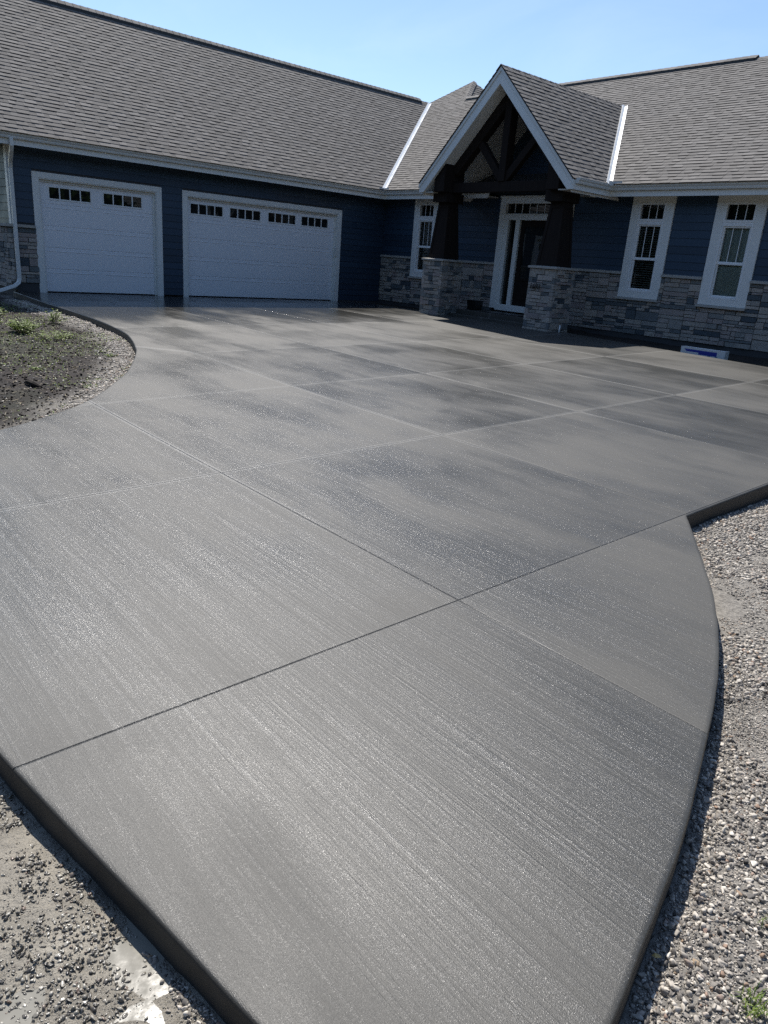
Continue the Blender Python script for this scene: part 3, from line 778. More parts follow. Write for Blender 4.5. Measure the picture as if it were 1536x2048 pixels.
mb = MB(); mb.tube([(6.37, .0, 1.25), (6.37, -.03, 1.27), (6.37, -.03, 1.48), (6.37, .0, 1.50)], .011, 8); mb.build('handle', MAT['black'], fd, smooth=True)
for s0, s1 in ((a + .33, 5.37), (6.59, b - .33)):
    mb = MB(); mb.face([(s0, .05, zs_ + .1), (s1, .052, zs_ + .1), (s1, .05, 2.56), (s0, .05, 2.56)]); mb.build('sidelight', MAT['glass'], ent)
mb = MB(); mb.face([(a + .2, .05, 2.715), (b - .2, .052, 2.715), (b - .2, .05, 2.96), (a + .2, .05, 2.96)]); mb.build('transom_pane', MAT['glass'], ent)
for q in range(1, 8): c = a + .2 + (b - a - .4) * q / 8; mb = MB(); mb.box(c - .007, c + .007, .035, .049, 2.715, 2.96); mb.build('muntin', MAT['vinyl'], ent)

# stoop, mat, small things on it
mb = MB(); mb.box(4.47, 7.36, -1.02, -.075, -.12, .195); mb.box(4.47, 7.36, -1.34, -1.022, -.12, .085)
st = mb.build('porch_step', MAT['concrete'], bevel=.012); tag(st, 'low two-tread concrete step at the front door between the stone pillars', 'step')
mb = MB(); mb.box(5.35, 6.65, -.95, -.30, .196, .212); o = mb.build('doormat', MAT['black'], bevel=.004); tag(o, 'thin black doormat on the concrete step at the front door', 'doormat')
mb = MB()
mb.hexa([(4.50, -.62, .197), (4.80, -.62, .197), (4.80, -.36, .197), (4.50, -.36, .197), (4.48, -.64, .42), (4.82, -.64, .42), (4.82, -.34, .42), (4.48, -.34, .42)]); mb.box(4.47, 4.83, -.65, -.33, .42, .445)
o = mb.build('storage_box', MAT['black'], bevel=.008); tag(o, 'small black box on the porch step against the stone wall', 'box')
mb = MB(); mb.tube([(4.40, -1.40, .0), (4.40, -1.38, .30), (4.41, -1.36, .36), (4.45, -1.28, .38)], .028, 10); o = mb.build('drain_pipe', MAT['vinyl'], smooth=True); tag(o, 'short white pipe stub beside the black box', 'pipe')

# pillars ---------------------------------------------------------------------------
def pillar(x0, x1, y0, y1, label, rs):
    root = empty('porch_pillar', ((x0 + x1) / 2, (y0 + y1) / 2, 0)); root.parent = H; root['label'] = label
    cx, cy = (x0 + x1) / 2, (y0 + y1) / 2
    def b_(mb, *a_, **k_):
        mb.v = [(v[0] - cx, v[1] - cy, v[2]) for v in mb.v]; return mb.build(*a_, **k_)
    i = .05; mb = MB()
    stone_veneer(mb, 1, y0 + i, x0 + i, x1 - i, -.13, 1.385, -1, rs=rs); stone_veneer(mb, 0, x1 - i, y0 + i, y1 - i, -.13, 1.385, 1, rs=rs + 1)
    stone_veneer(mb, 1, y1 - i, x0 + i, x1 - i, -.13, 1.385, 1, rs=rs + 2); stone_veneer(mb, 0, x0 + i, y0 + i, y1 - i, -.13, 1.385, -1, rs=rs + 3)
    for sx, sy, u, v in ((x1, y0, -1, 1), (x1, y1, -1, -1), (x0, y0, 1, 1), (x0, y1, 1, -1)):      # corner stones wrap the edge
        z = -.13; r_ = random.Random(rs + 7); k_ = 0
        while z < 1.36:
            h = min(r_.choice((.06, .09, .12, .15)), 1.385 - z); lx, ly = ((.20, .10) if k_ % 2 else (.10, .22)); k_ += 1
            q = r_.random(); t = r_.uniform(.05, .3) if q < .2 else r_.uniform(.4, .97); g_ = r_.uniform(.004, .014)
            xa, xb = sorted((sx + u * (-g_ + .004), sx + u * lx)); ya, yb = sorted((sy + v * (-g_ + .004), sy + v * ly)); mb.box(xa, xb, ya, yb, z + .004, z + h - .004, t); z += h
    mb.box(x0 + .06, x1 - .06, y0 + .06, y1 - .06, -.2, 1.38, .1)
    b_(mb, 'stone_base', MAT['stone'], root)
    mb = MB(); e = .045
    mb.hexa([(x0 - e, y0 - e, 1.39), (x1 + e, y0 - e, 1.39), (x1 + e, y1 + e, 1.39), (x0 - e, y1 + e, 1.39), (x0 - e, y0 - e, 1.44), (x1 + e, y0 - e, 1.44), (x1 + e, y1 + e, 1.44), (x0 - e, y1 + e, 1.44)]); mb.hexa([(x0 - e + .012, y0 - e + .012, 1.44), (x1 + e - .012, y0 - e + .012, 1.44), (x1 + e - .012, y1 + e - .012, 1.44), (x0 - e + .012, y1 + e - .012, 1.44), (cx - .2, cy - .2, 1.462), (cx + .2, cy - .2, 1.462), (cx + .2, cy + .2, 1.462), (cx - .2, cy + .2, 1.462)])
    b_(mb, 'cap', MAT['cap'], root, bevel=.008)
    # tapered timber column with corner boards
    def tap(w0, w1, z0, z1, t=.5):
        return [(cx - w0, cy - w0, z0), (cx + w0, cy - w0, z0), (cx + w0, cy + w0, z0), (cx - w0, cy + w0, z0), (cx - w1, cy - w1, z1), (cx + w1, cy - w1, z1), (cx + w1, cy + w1, z1), (cx - w1, cy + w1, z1)]
    mb = MB(); W0, W1 = .275, .165; za, zb = 1.45, 2.84
    mb.hexa(tap(W0, W1, za, zb))
    cw = .07
    for sx in (-1, 1):
        for sy in (-1, 1):
            def pt(w_, z, ax, ay): return (cx + sx * (w_ + .016 - ax), cy + sy * (w_ + .016 - ay), z)
            for ax, ay in ((cw, 0), (0, cw)):
                q = [pt(W0, za, 0, 0), pt(W0, za, ax, ay), (*pt(W0, za, ax, ay)[:2], za), (*pt(W0, za, 0, 0)[:2], za)]
            A = [pt(W0, za, 0, 0), pt(W0, za, cw, 0), pt(W0, za, cw, .03), pt(W0, za, .03, .03), pt(W0, za, .03, cw), pt(W0, za, 0, cw)]
            B = [pt(W1, zb, 0, 0), pt(W1, zb, cw, 0), pt(W1, zb, cw, .03), pt(W1, zb, .03, .03), pt(W1, zb, .03, cw), pt(W1, zb, 0, cw)]
            b0 = len(mb.v); mb.v += A + B
            for k_ in range(6): mb.f.append((b0 + k_, b0 + (k_ + 1) % 6, b0 + 6 + (k_ + 1) % 6, b0 + 6 + k_)); mb.t.append(.5)
    mb.hexa(tap(W0 + .0145, W0 + .0045, za, za + .12)); mb.hexa(tap(W1 + .0245, W1 + .0145, zb - .12, zb))
    b_(mb, 'column', MAT['timber'], root)
    mb = MB(); mb.box(cx - .25, cx + .25, cy - .34, cy + .30, 2.845, 3.072)
    b_(mb, 'capital', MAT['timber'], root, bevel=.008)
    return root
PY0, PY1 = -1.70, -.95
pillar(3.73, 4.46, PY0, PY1, 'left stone pillar with tapered dark timber column', 20)
pr = pillar(7.38, 8.12, PY0, PY1, 'right stone pillar with tapered dark column and black metal house number', 50)
# house number on the right pillar: dark metal figures
fc = bpy.data.curves.new('house_number', 'FONT'); fc.body = '1693'; fc.size = .17; fc.extrude = .006; fc.shear = .25; fc.space_character = .95
fo = bpy.data.objects.new('house_number_tmp', fc); COL.objects.link(fo)
dg = bpy.context.evaluated_depsgraph_get(); me = bpy.data.meshes.new_from_object(fo.evaluated_get(dg)); bpy.data.objects.remove(fo)
me.name = 'house_number'; me.materials.clear(); me.materials.append(MAT['black']); fo = bpy.data.objects.new('house_number', me); COL.objects.link(fo); fo.parent = pr
fo.rotation_euler = (R(90), 0, 0); fo.location = (7.43 - 7.75, -1.738 + 1.325, .93)

# porch truss and vault ----------------------------------------------------------------
gab = empty('porch_gable', (6.0, -1.5, 3.0)); gab.parent = H
def gb(mb, *a_, **k_):
    mb.v = [(v[0] - 6.0, v[1] + 1.5, v[2] - 3.0) for v in mb.v]; return mb.build(*a_, parent=gab, **k_)
GX0, GPK, GSL, GEZ, GW = 6.0, 5.66, 1.0, 3.27, 2.42     # centre, peak height, slope, eave, half width
def bar(mb, x0, z0, x1, z1, wd, y0, y1):
    d = Vector((x1 - x0, z1 - z0)).normalized(); n_ = Vector((-d.y, d.x)) * wd / 2
    P = [(x0 + n_.x, z0 + n_.y), (x1 + n_.x, z1 + n_.y), (x1 - n_.x, z1 - n_.y), (x0 - n_.x, z0 - n_.y)]
    mb.prism(P, 1, y0, y1)
ty0, ty1 = -1.52, -1.30
mb = MB(); mb.box(4.385, 7.615, ty0 + .01, ty1 - .01, 3.08, 3.31); gb(mb, 'tie_beam', MAT['timber'], bevel=.008)
for s in (-1, 1):
    mb = MB(); bar(mb, 6.0 + s * 1.62, 3.57, 6.0 - s * .02, 5.21, .24, ty0, ty1); gb(mb, 'rafter', MAT['timber'], bevel=.008)
    mb = MB(); bar(mb, 6.0 + s * .06, 3.36, 6.0 + s * .98, 4.34, .17, ty0 + .03, ty1 - .03); gb(mb, 'brace', MAT['timber'], bevel=.008)
    mb = MB(); mb.prism([(6.0 + s * 1.97, 3.076), (6.0 + s * 1.62, 3.076), (6.0 + s * 1.62, 3.725), (6.0 + s * 1.97, 3.375)], 1, -1.84, -1.12); gb(mb, 'side_beam', MAT['timber'], bevel=.008)
mb = MB(); mb.box(5.90, 6.10, ty0 - .02, ty1 + .02, 3.312, 5.22); gb(mb, 'king_post', MAT['timber'], bevel=.008)
# vault boards (underside of the porch roof), with board grooves
for s in (-1, 1):
    mb = MB(); n = 16
    L = 2.36
    for q in range(n):
        a0, a1 = L * q / n, L * (q + 1) / n - .008
        p = lambda a_, dz, y: (6.0 + s * a_, y, 5.36 - a_ + dz)
        mb.hexa([p(a0, 0, -1.86), p(a1, 0, -1.86), p(a1, 0, 2.2), p(a0, 0, 2.2), p(a0, .05, -1.86), p(a1, .05, -1.86), p(a1, .05, 2.2), p(a0, .05, 2.2)])
    gb(mb, 'ceiling_board', MAT['vinyl'])
# bargeboards
for s in (-1, 1):
    P = [(6.0, 5.655), (6.0 + s * 2.43, 3.225), (6.0 + s * 2.43, 3.055), (6.0 + s * 2.27, 3.055), (6.0, 5.325)]
    mb = MB(); mb.prism(P, 1, -1.93, -1.865); gb(mb, 'bargeboard', MAT['white'], bevel=.004)
    P = [(6.0, 5.672), (6.0 + s * 2.44, 3.232), (6.0 + s * 2.44, 3.145), (6.0, 5.585)]
    mb = MB(); mb.prism(P, 1, -1.955, -1.932); gb(mb, 'drip_trim', MAT['metal_white'], bevel=.003)
# returns closing the eave ends, soffits of the gable overhang
for s in (-1, 1):
    mb = MB(); xa, xb = sorted((6.0 + s * 1.99, 6.0 + s * 2.38)); mb.box(xa, xb, -1.86, -.56, 3.05, 3.072); gb(mb, 'soffit', MAT['soffit'])

# ---------------------------------------------------------------- roofs
SM, SG = .643, .833
def shingles(mb, O, U, Vd, N, vmax, ulim, seed, expo=.142):
    """O origin at the eave, U along the eave, Vd up the slope, N outward; ulim(v)->(u0,u1)"""
    r_ = random.Random(seed); O, U, Vd, N = Vector(O), Vector(U).normalized(), Vector(Vd).normalized(), Vector(N).normalized()
    k_ = 0; v = -.02
    while v < vmax - .01:
        v1 = min(v + expo, vmax); a0, a1 = ulim(max(v, 0)); b0, b1 = ulim(v1)
        u = min(a0, b0) - r_.uniform(0, .2); end = max(a1, b1); hi = True; shade = r_.uniform(-.05, .05)
        while u < end:
            w_ = r_.uniform(.13, .30) if hi else r_.uniform(.10, .24); u2 = u + w_
            l0, l1 = max(u, a0), min(u2, a1); m0, m1 = max(u, b0), min(u2, b1)
            if l1 > l0 or m1 > m0:
                l0, l1 = (l0, l1) if l1 > l0 else (min(max(u, a0), a1),) * 2; m0, m1 = (m0, m1) if m1 > m0 else (min(max(u, b0), b1),) * 2
                h = .017 if hi else .011
                t = min(1, max(.15, (r_.uniform(.45, .92) if hi else r_.uniform(.36, .72)) + shade))
                P = lambda uu, vv, hh: O + U * uu + Vd * vv + N * hh
                mb.face([P(l0, v, h), P(l1, v, h), P(m1, v1, .003), P(m0, v1, .003)], t)
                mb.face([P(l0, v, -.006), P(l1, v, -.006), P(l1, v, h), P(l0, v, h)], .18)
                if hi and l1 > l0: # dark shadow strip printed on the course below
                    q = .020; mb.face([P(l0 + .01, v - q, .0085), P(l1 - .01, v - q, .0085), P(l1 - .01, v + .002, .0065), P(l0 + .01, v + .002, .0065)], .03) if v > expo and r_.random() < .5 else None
            u = u2; hi = not hi if r_.random() < .85 else hi
        v = v1; k_ += 1
roof = empty('roof', (0, 0, 3.3)); roof.parent = H
def rb(mb, *a_, **k_):
    mb.v = [(v[0], v[1], v[2] - 3.3) for v in mb.v]; return mb.build(*a_, parent=roof, **k_)
RX, RY = -3.85, 5.10; ZR = 3.3 + SG * (.6 - RX); ZM = 3.3 + SM * (RY + .6)   # ridges
YR = -11.62
lg = math.hypot(1, SG); lm = math.hypot(1, SM)
# garage wing, driveway side. u runs along +Y from YR, v up slope toward -X
def ulg(v):
    x = .6 - v / lg; z = 3.3 + v * SG / lg
    y = (z - 3.3) / SM - .6 if z < ZM + .02 else RY + (z - ZM) * .3
    return (0, y - YR - .035)
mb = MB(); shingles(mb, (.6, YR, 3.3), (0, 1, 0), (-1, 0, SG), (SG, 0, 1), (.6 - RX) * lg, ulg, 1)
rb(mb, 'shingle_slope', MAT['shingle'])
# main roof, driveway side, left of the porch gable and right of it. u from x=0 toward +X
XRR = 18.2
def ulm(v):
    y = -.6 + v / lm; z = 3.3 + v * SM / lm
    x = .6 - (z - 3.3) / SG
    return (x + .035, XRR)
GV = GEZ + .03
def gable_cut(v):   # where the porch roof crosses the main slope
    z = 3.3 + v * SM / lm; return max(0, (5.72 - z) / GSL)
def ul_left(v):
    c = gable_cut(v); a0, _b = ulm(v); return (a0, 6.0 - c + .05 if c > 0 else 6.0)
def ul_right(v):
    c = gable_cut(v); return (6.0 + c + .035 if c > 0 else 6.0, XRR)
VM = (RY + .6) * lm
mb = MB()
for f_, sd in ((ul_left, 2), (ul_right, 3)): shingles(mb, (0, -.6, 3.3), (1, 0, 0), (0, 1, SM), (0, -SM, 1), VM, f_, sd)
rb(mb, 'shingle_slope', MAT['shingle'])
# porch gable slopes; u along +Y from the front
lgab = math.hypot(1, GSL)
def ulgab(v):
    z = 5.70 - GW * GSL + v * GSL / lgab
    return (0, max(0, (z - 3.3) / SM - .6) + 1.97 - .035)
for s in (1, -1):
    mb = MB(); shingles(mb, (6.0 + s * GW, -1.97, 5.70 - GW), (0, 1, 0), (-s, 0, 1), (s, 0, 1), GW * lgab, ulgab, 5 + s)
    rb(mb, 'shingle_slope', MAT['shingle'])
# higher hipped piece behind the valley
A = [(-4.02, 5.16, ZM + .01), (-2.02, 5.16, ZM - .01), (-2.02, 8.0, ZM - .01), (-4.02, 8.0, ZM + .01)]; AP = Vector((-3.02, 6.52, 7.90))
mb = MB()
d = Vector((0, 1, .91 / 1.36)).normalized(); L_ = math.hypot(1.36, .91)
shingles(mb, (-4.02, 5.16, 6.985), (1, 0, 0), (0, 1, .91 / 1.36), (0, -.91, 1.36), L_, lambda v: (v / L_ * 1.0, 2.0 - v / L_ * 1.0), 21)
L2 = math.hypot(1.0, .91)
shingles(mb, (-2.02, 5.16, 6.985), (0, 1, 0), (-1, 0, .91), (.91, 0, 1.0), L2, lambda v: (v / L2 * 1.36, 2.84 - v / L2 * 1.48), 22)
for q in ((1, 2), (2, 3), (3, 0), (0, 1)): mb.face([Vector(A[q[0]]) + Vector((0, 0, -.02)), Vector(A[q[1]]) + Vector((0, 0, -.02)), AP + Vector((0, 0, -.02))], .5)
rb(mb, 'hipped_peak', MAT['shingle'])
# decks (solid under the shingles) and back slopes
mb = MB()
e = -.012
def dk(*P): mb.face([(p[0], p[1], p[2] + e) for p in P], .5)
dk((.6, YR, 3.3), (RX, YR, ZR), (RX, (ZR - 3.3) / SM - .6, ZR), (.6, -.6, 3.3))
dk((.6, -.6, 3.3), (.6 - (ZM - 3.3) / SG, RY, ZM), (XRR, RY, ZM), (XRR, -.6, 3.3))
dk((RX, YR, ZR), (-8.3, YR, 3.3), (-8.3, 11, 3.3), (RX, 11, ZR)); dk((XRR, RY, ZM), (RX, RY, ZM), (RX, 10.8, 3.3), (XRR, 10.8, 3.3))
dk((6 - GW, -1.97, GEZ), (6, -1.97, 5.69), (6, 3.15, 5.69), (6 - GW, -.6, GEZ)); dk((6 + GW, -1.97, GEZ), (6, -1.97, 5.69), (6, 3.15, 5.69), (6 + GW, -.6, GEZ))
mb.face([(RX, YR + .6, ZR - .02), (-8.2, YR + .6, 3.3), (.58, YR + .6, 3.3)]); mb.face([(XRR - .5, RY, ZM - .02), (XRR - .5, 10.7, 3.3), (XRR - .5, -.58, 3.3)])
rb(mb, 'deck', MAT['deck'])
# ridge vent on the garage wing and main ridge, caps elsewhere
def caps(mb, a, b, w_, h, drop, step=.2, lift=.0):
    a, b = Vector(a), Vector(b); d = (b - a); L = d.length; d.normalize(); s_ = d.cross(Vector((0, 0, 1))).normalized(); n = int(L / step)
    for q in range(n):
        p0 = a + d * (L * q / n); p1 = a + d * (L * (q + 1) / n + .03); u = rnd.uniform(.4, .95)
        for sg in (-1, 1):
            e0 = s_ * sg * w_ + Vector((0, 0, -drop))
            mb.face([p0 + Vector((0, 0, lift + .012)), p1 + Vector((0, 0, lift + .002)), p1 + e0 + Vector((0, 0, lift + .002)), p0 + e0 + Vector((0, 0, lift + .012))], u)
            mb.face([p0 + Vector((0, 0, lift + .012)), p0 + e0 + Vector((0, 0, lift + .012)), p0 + e0 + Vector((0, 0, lift)), p0 + Vector((0, 0, lift))], .05)
mb = MB(); caps(mb, (RX, YR, ZR + .07), (RX, 4.6, ZR + .07), .15, .0, .15 * SG); caps(mb, (RX, 4.6, ZR + .01), (RX, 5.2, ZR + .01), .15, 0, .15 * SG)
caps(mb, (-1.9, RY, ZM + .07), (8.44, RY, ZM + .07), .15, 0, .15 * SM); caps(mb, (8.44, RY, ZM + .008), (XRR, RY, ZM + .008), .15, 0, .15 * SM)
caps(mb, (6.0, -1.98, 5.705), (6.0, 3.1, 5.705), .13, 0, .13)
a_ = Vector((-2.02, 5.16, 6.985)); caps(mb, a_ + Vector((0, 0, .012)), AP + Vector((0, 0, .02)), .13, 0, .07, .18); a_ = Vector((-4.02, 5.16, 6.985)); caps(mb, a_ + Vector((0, 0, .0)), AP + Vector((0, 0, .015)), .10, 0, .07, .18)
rb(mb, 'ridge_cap', MAT['shingle'])
mb = MB()
for p0, p1, ax in (((RX, YR + .3), (RX, 4.6), 1), ((-1.8, RY), (8.42, RY), 0)):
    for sg in (-1, 1):
        if ax == 1: mb.box(RX + sg * .10 - .04, RX + sg * .10 + .04, p0[1], p1[1], ZR - .11, ZR - .03)
        else: mb.box(p0[0], p1[0], RY + sg * .10 - .04, RY + sg * .10 + .04, ZM - .085, ZM - .012)
rb(mb, 'ridge_vent', MAT['black'])

# valley metal: two pans and a centre rib
def valley(P0, P1, n1, n2, w_):
    P0, P1 = Vector(P0), Vector(P1); d = (P1 - P0).normalized(); n1, n2 = Vector(n1).normalized(), Vector(n2).normalized()
    mb = MB(); up = (n1 + n2).normalized()
    for n_, o_ in ((n1, n2), (n2, n1)):
        s_ = n_.cross(d).normalized()
        if s_.dot(up) < 0: s_ = -s_
        for a_, b_, ha, hb in ((0, .016, .050, .026), (.016, w_, .024, .027)):
            mb.face([P0 + s_ * a_ + n_ * ha, P0 + s_ * b_ + n_ * hb, P1 + s_ * b_ + n_ * hb, P1 + s_ * a_ + n_ * ha])
        mb.face([P0 + s_ * w_ + n_ * .027, P0 + s_ * w_ - n_ * .01, P1 + s_ * w_ - n_ * .01, P1 + s_ * w_ + n_ * .027])
    return rb(mb, 'valley_flashing', MAT['vinyl'])
tv = (RY + .58); zt_ = 3.3 + SM * tv
valley((.6, -.6, 3.3), (.6 - SM * tv / SG, -.6 + tv, zt_), (SG, 0, 1), (0, -SM, 1), .085)
for s in (1, -1):
    z0_ = 5.70 - GW; y0_ = (z0_ + .02 - 3.3) / SM - .6
    valley((6.0 + s * GW, max(-.6, y0_), z0_ + .0), (6.0 + s * .03, (5.69 - 3.3) / SM - .6, 5.69), (s, 0, 1), (0, -SM, 1), .085)

# eaves: fascia, K gutters, soffits ------------------------------------------------------
def gutter(P, zt=3.29, close=True):
    """K-style profile swept along an eave polyline; the outward side is to the right of travel"""
    prof = [(0, -.0), (0, -.115), (.075, -.115), (.088, -.085), (.088, -.07), (.118, -.035), (.120, -.012), (.132, -.010), (.132, 0), (.118, 0), (.116, -.02)]
    P = [Vector(p) for p in P]; mb = MB(); rows = []
    for i, p in enumerate(P):
        d0 = (p - P[i - 1]).normalized() if i else (P[1] - p).normalized(); d1 = (P[i + 1] - p).normalized() if i < len(P) - 1 else d0
        n0, n1 = Vector((d0.y, -d0.x)), Vector((d1.y, -d1.x)); m_ = (n0 + n1); m_ = m_ * (1 / (1 + n0.dot(n1)))
        rows.append(len(mb.v)); mb.v += [(p.x + m_.x * a_, p.y + m_.y * a_, zt + b_) for a_, b_ in prof]
    for i in range(len(P) - 1):
        for k_ in range(len(prof) - 1): mb.f.append((rows[i] + k_, rows[i] + k_ + 1, rows[i + 1] + k_ + 1, rows[i + 1] + k_)); mb.t.append(.5)
    for r0 in (rows[0], rows[-1]): mb.f.append(tuple(r0 + k_ for k_ in range(9))); mb.t.append(.5)
    return mb.build('gutter', MAT['metal_white'], H)
FX = .46
gutter([(FX, YR - .02), (FX, -FX), (6.0 - 1.32, -FX)])
gutter([(8.42 - .0, -1.86), (8.42, -FX), (XRR, -FX)])
mb = MB()
mb.box(FX - .03, FX - .002, YR, -FX + .03, ZE - .03, 3.275); mb.box(FX + 0.0, 6.0 - 1.32, -FX + .002, -FX + .03, ZE - .03, 3.275)
mb.box(8.39, 8.418, -1.86, -FX + .002, ZE - .03, 3.275); mb.box(8.42, XRR, -FX + .002, -FX + .03, ZE - .03, 3.275)
# lower fascia step showing under the gutter
mb.box(FX - .002, FX + .012, YR, -FX + .002, ZE - .055, ZE + .06); mb.box(FX + .012, 6.0 - 1.33, -FX - .012, -FX + .002, ZE - .055, ZE + .06)
mb.box(8.418, 8.432, -1.86, -FX + .002, ZE - .055, ZE + .06); mb.box(8.432, XRR, -FX - .012, -FX + .002, ZE - .055, ZE + .06)
mb.build('fascia', MAT['white'], H)
mb = MB()
mb.box(-.0, FX - .03, YR, -.0, ZE - .012, ZE + .01); mb.box(FX - .03, 6.0 - 1.33, -FX + .03, .0, ZE - .013, ZE + .009); mb.box(7.35, XRR, -FX + .03, .0, ZE - .013, ZE + .009); mb.box(-6.5, FX - .03, YR, YG - .03, ZE + .012, ZE + .03)
for q in range(40):
    pass
mb.build('soffit', MAT['soffit'], H)
mb = MB()   # rake trim at the left end of the garage roof
mb.prism([(.6, 3.28), (RX, ZR - .02), (RX, ZR - .24), (.6, 3.06)], 1, YR - .03, YR - .002); mb.build('rake_board', MAT['white'], H)
# splash guards where valleys meet the gutter
def guard(cx, cy, sx, sy):
    mb = MB()
    for ax, ay in ((1, 0), (0, 1)):
        if ax: xa, xb = sorted((cx, cx + sx * .20)); mb.box(xa, xb, cy - .004, cy + .004, 3.26, 3.355)
        else: ya, yb = sorted((cy + sy * .004, cy + sy * .20)); mb.box(cx - .004, cx + .004, ya, yb, 3.26, 3.355)
    mb.build('splash_guard', MAT['metal_white'], H)
guard(FX + .13, -FX - .13, 1, -1); guard(8.42 + .13, -FX - .13, 1, -1)
# soffit light
mb = MB(); mb.tube([(8.25, -.9, 3.045), (8.25, -.9, 3.0)], .07, 14); mb.build('soffit_light', MAT['vinyl'], H)
# downspout at the garage corner
mb = MB()
pts = [(FX + .07, YG - .03, 3.19), (FX + .07, YG - .03, 3.04), (FX - .0, YG - .02, 2.96), (.17, YG + .02, 2.74), (.10, YG + .03, 2.62), (.10, YG + .03, 1.5), (.10, YG + .03, .30), (.12, YG - .0, .20), (.20, YG - .12, .13), (.34, YG - .55, .0), (.44, YG - .95, -.09)]
mb.tube(pts, .055, 4, sq=1); ds = mb.build('downspout', MAT['metal_white'], H, bevel=.012)

# ---------------------------------------------------------------- small things
# long blue and white carton by the wall
cb = empty('carton', (11.82, -1.40, zf(11.8, -1.4) - .055)); cb.rotation_euler = (0, 0, R(1.0)); tag(cb, 'long blue and white carton lying beside the slab under the stone wall', 'box')
k = NT('printed_carton'); tc = k.n('TexCoord'); sp = k.n('SeparateXYZ'); k.t.links.new(tc.outputs['Object'], sp.inputs[0]); n = k.noise(tc.outputs['Object'], 9, 4, .6)
inx = k.math('MULTIPLY', k.math('GREATER_THAN', k.math('ADD', sp.outputs[0], k.math('MULTIPLY', sp.outputs[2], 1.2)), -.24), k.math('LESS_THAN', sp.outputs[0], .30))
inz = k.math('MULTIPLY', k.math('GREATER_THAN', sp.outputs[2], k.math('ADD', .042, k.math('MULTIPLY', k.math('LESS_THAN', sp.outputs[0], -.08), .035))), k.math('LESS_THAN', sp.outputs[2], .125))
blk_ = k.math('GREATER_THAN', n, .60)
MAT['carton'] = k.out(k.mix(k.math('MULTIPLY', inx, inz), k.mix(blk_, (.62, .66, .68), (.20, .30, .34)), (.01, .03, .30)), .45)
mb = MB(); mb.box(-.46, .46, -.09, .09, 0, .155); mb.build('body', MAT['carton'], cb, bevel=.006)
mb = MB(); mb.box(-.463, .463, -.094, .094, .1552, .163); mb.build('lid', MAT['vinyl'], cb, bevel=.003)
# white marker stub next to the right pillar
mb = MB(); mb.tube([(8.30, -1.5, -.06), (8.31, -1.5, .17)], .016, 8); o = mb.build('marker_stake', MAT['vinyl'], smooth=True); tag(o, 'short white plastic stub sticking up at the foot of the right pillar', 'stake')

def leaf(mb, p, d, up, L, W, t):
    d = d.normalized(); s_ = d.cross(up).normalized(); n_ = s_.cross(d).normalized()
    a_, b_, c_, e_, f_ = p, p + d * L * .35 + s_ * W * .5 + n_ * .08 * L, p + d * L * .35 - s_ * W * .5 + n_ * .08 * L, p + d * L * .75 + s_ * W * .32, p + d * L * .75 - s_ * W * .32
    g_ = p + d * L - n_ * .1 * L
    mb.face([a_, b_, e_, g_, f_, c_], t)
def weed(x, y, h, n, spread, label, L=.045, seed=1):
    r_ = random.Random(seed); z = gh(x, y) - .01; root = empty('weed', (x, y, z)); tag(root, label, 'weed', None)
    ms, ml = MB(), MB()
    for q in range(n):
        th = r_.uniform(0, 6.28); rr = spread * math.sqrt(r_.random()); hh = h * r_.uniform(.55, 1) * (1 - .4 * rr / max(spread, .01))
        top = Vector((math.cos(th) * rr, math.sin(th) * rr, hh)); base = Vector((top.x * .25, top.y * .25, 0)); mid = (base + top) / 2 + Vector((0, 0, hh * .1))
        ms.tube([base, mid, top], [.003, .0025, .0015], 4)
        for j in range(int(5 + hh * 50)):
            u = r_.uniform(.25, 1); p = base.lerp(top, u) + Vector((0, 0, hh * .1 * (1 - abs(2 * u - 1)))); a2 = r_.uniform(0, 6.28)
            dd = Vector((math.cos(a2), math.sin(a2), r_.uniform(-.1, .7))); leaf(ml, p, dd, Vector((0, 0, 1)), L * r_.uniform(.6, 1.3), L * .5, r_.random())
    ms.build('stem', MAT['stem'], root); ml.build('foliage', MAT['weed'], root)
weed(5.35, -12.45, .30, 60, .34, 'bushy light green weed clump standing highest in the dark soil', .05, 2)
weed(4.35, -11.62, .36, 16, .16, 'taller thin green weed near the gravel strip by the garage', .05, 5)
weed(6.1, -12.2, .15, 40, .5, 'low spreading weed patch between the two taller weeds', .04, 8)
weed(8.6, -13.2, .05, 9, .10, 'tiny yellow green sprout in the dark soil', .035, 11)
weed(7.9, -11.95, .08, 9, .12, 'small green sprout in the pale gravel at the inside curve', .035, 15)
weed(3.2, -12.3, .25, 16, .25, 'pale green weed in the shade of the garage corner', .045, 18)
weed(9.9, -12.98, .05, 7, .09, 'small olive sprout at the gravel edge below the curve', .03, 21)
# grass tuft by the right edge
def tuft(x, y, n, h, label, seed):
    r_ = random.Random(seed); z = gh(x, y); mb = MB()
    for q in range(n):
        th = r_.uniform(0, 6.28); b_ = Vector((r_.gauss(0, .02), r_.gauss(0, .02), 0)); d = Vector((math.cos(th), math.sin(th), 0)); hh = h * r_.uniform(.5, 1.2); l_ = r_.uniform(.3, .9)
        s_ = Vector((-d.y, d.x, 0)) * .0014; p1 = b_ + d * hh * l_ * .4 + Vector((0, 0, hh * .6)); p2 = b_ + d * hh * l_ + Vector((0, 0, hh * .9 * (1 - l_ * .4)))
        t = r_.random(); mb.face([b_ - s_, b_ + s_, p1 + s_, p1 - s_], t); mb.face([p1 - s_, p1 + s_, p2], t)
    o = mb.build('grass_tuft', MAT['weed']); o.location = (x, y, z); tag(o, label, 'grass')
tuft(18.60, -14.34, 60, .06, 'small green grass tuft among gravel in the bottom right corner', 3)
tuft(18.52, -14.02, 26, .04, 'thin grass sprig among gravel just above the corner tuft', 4)
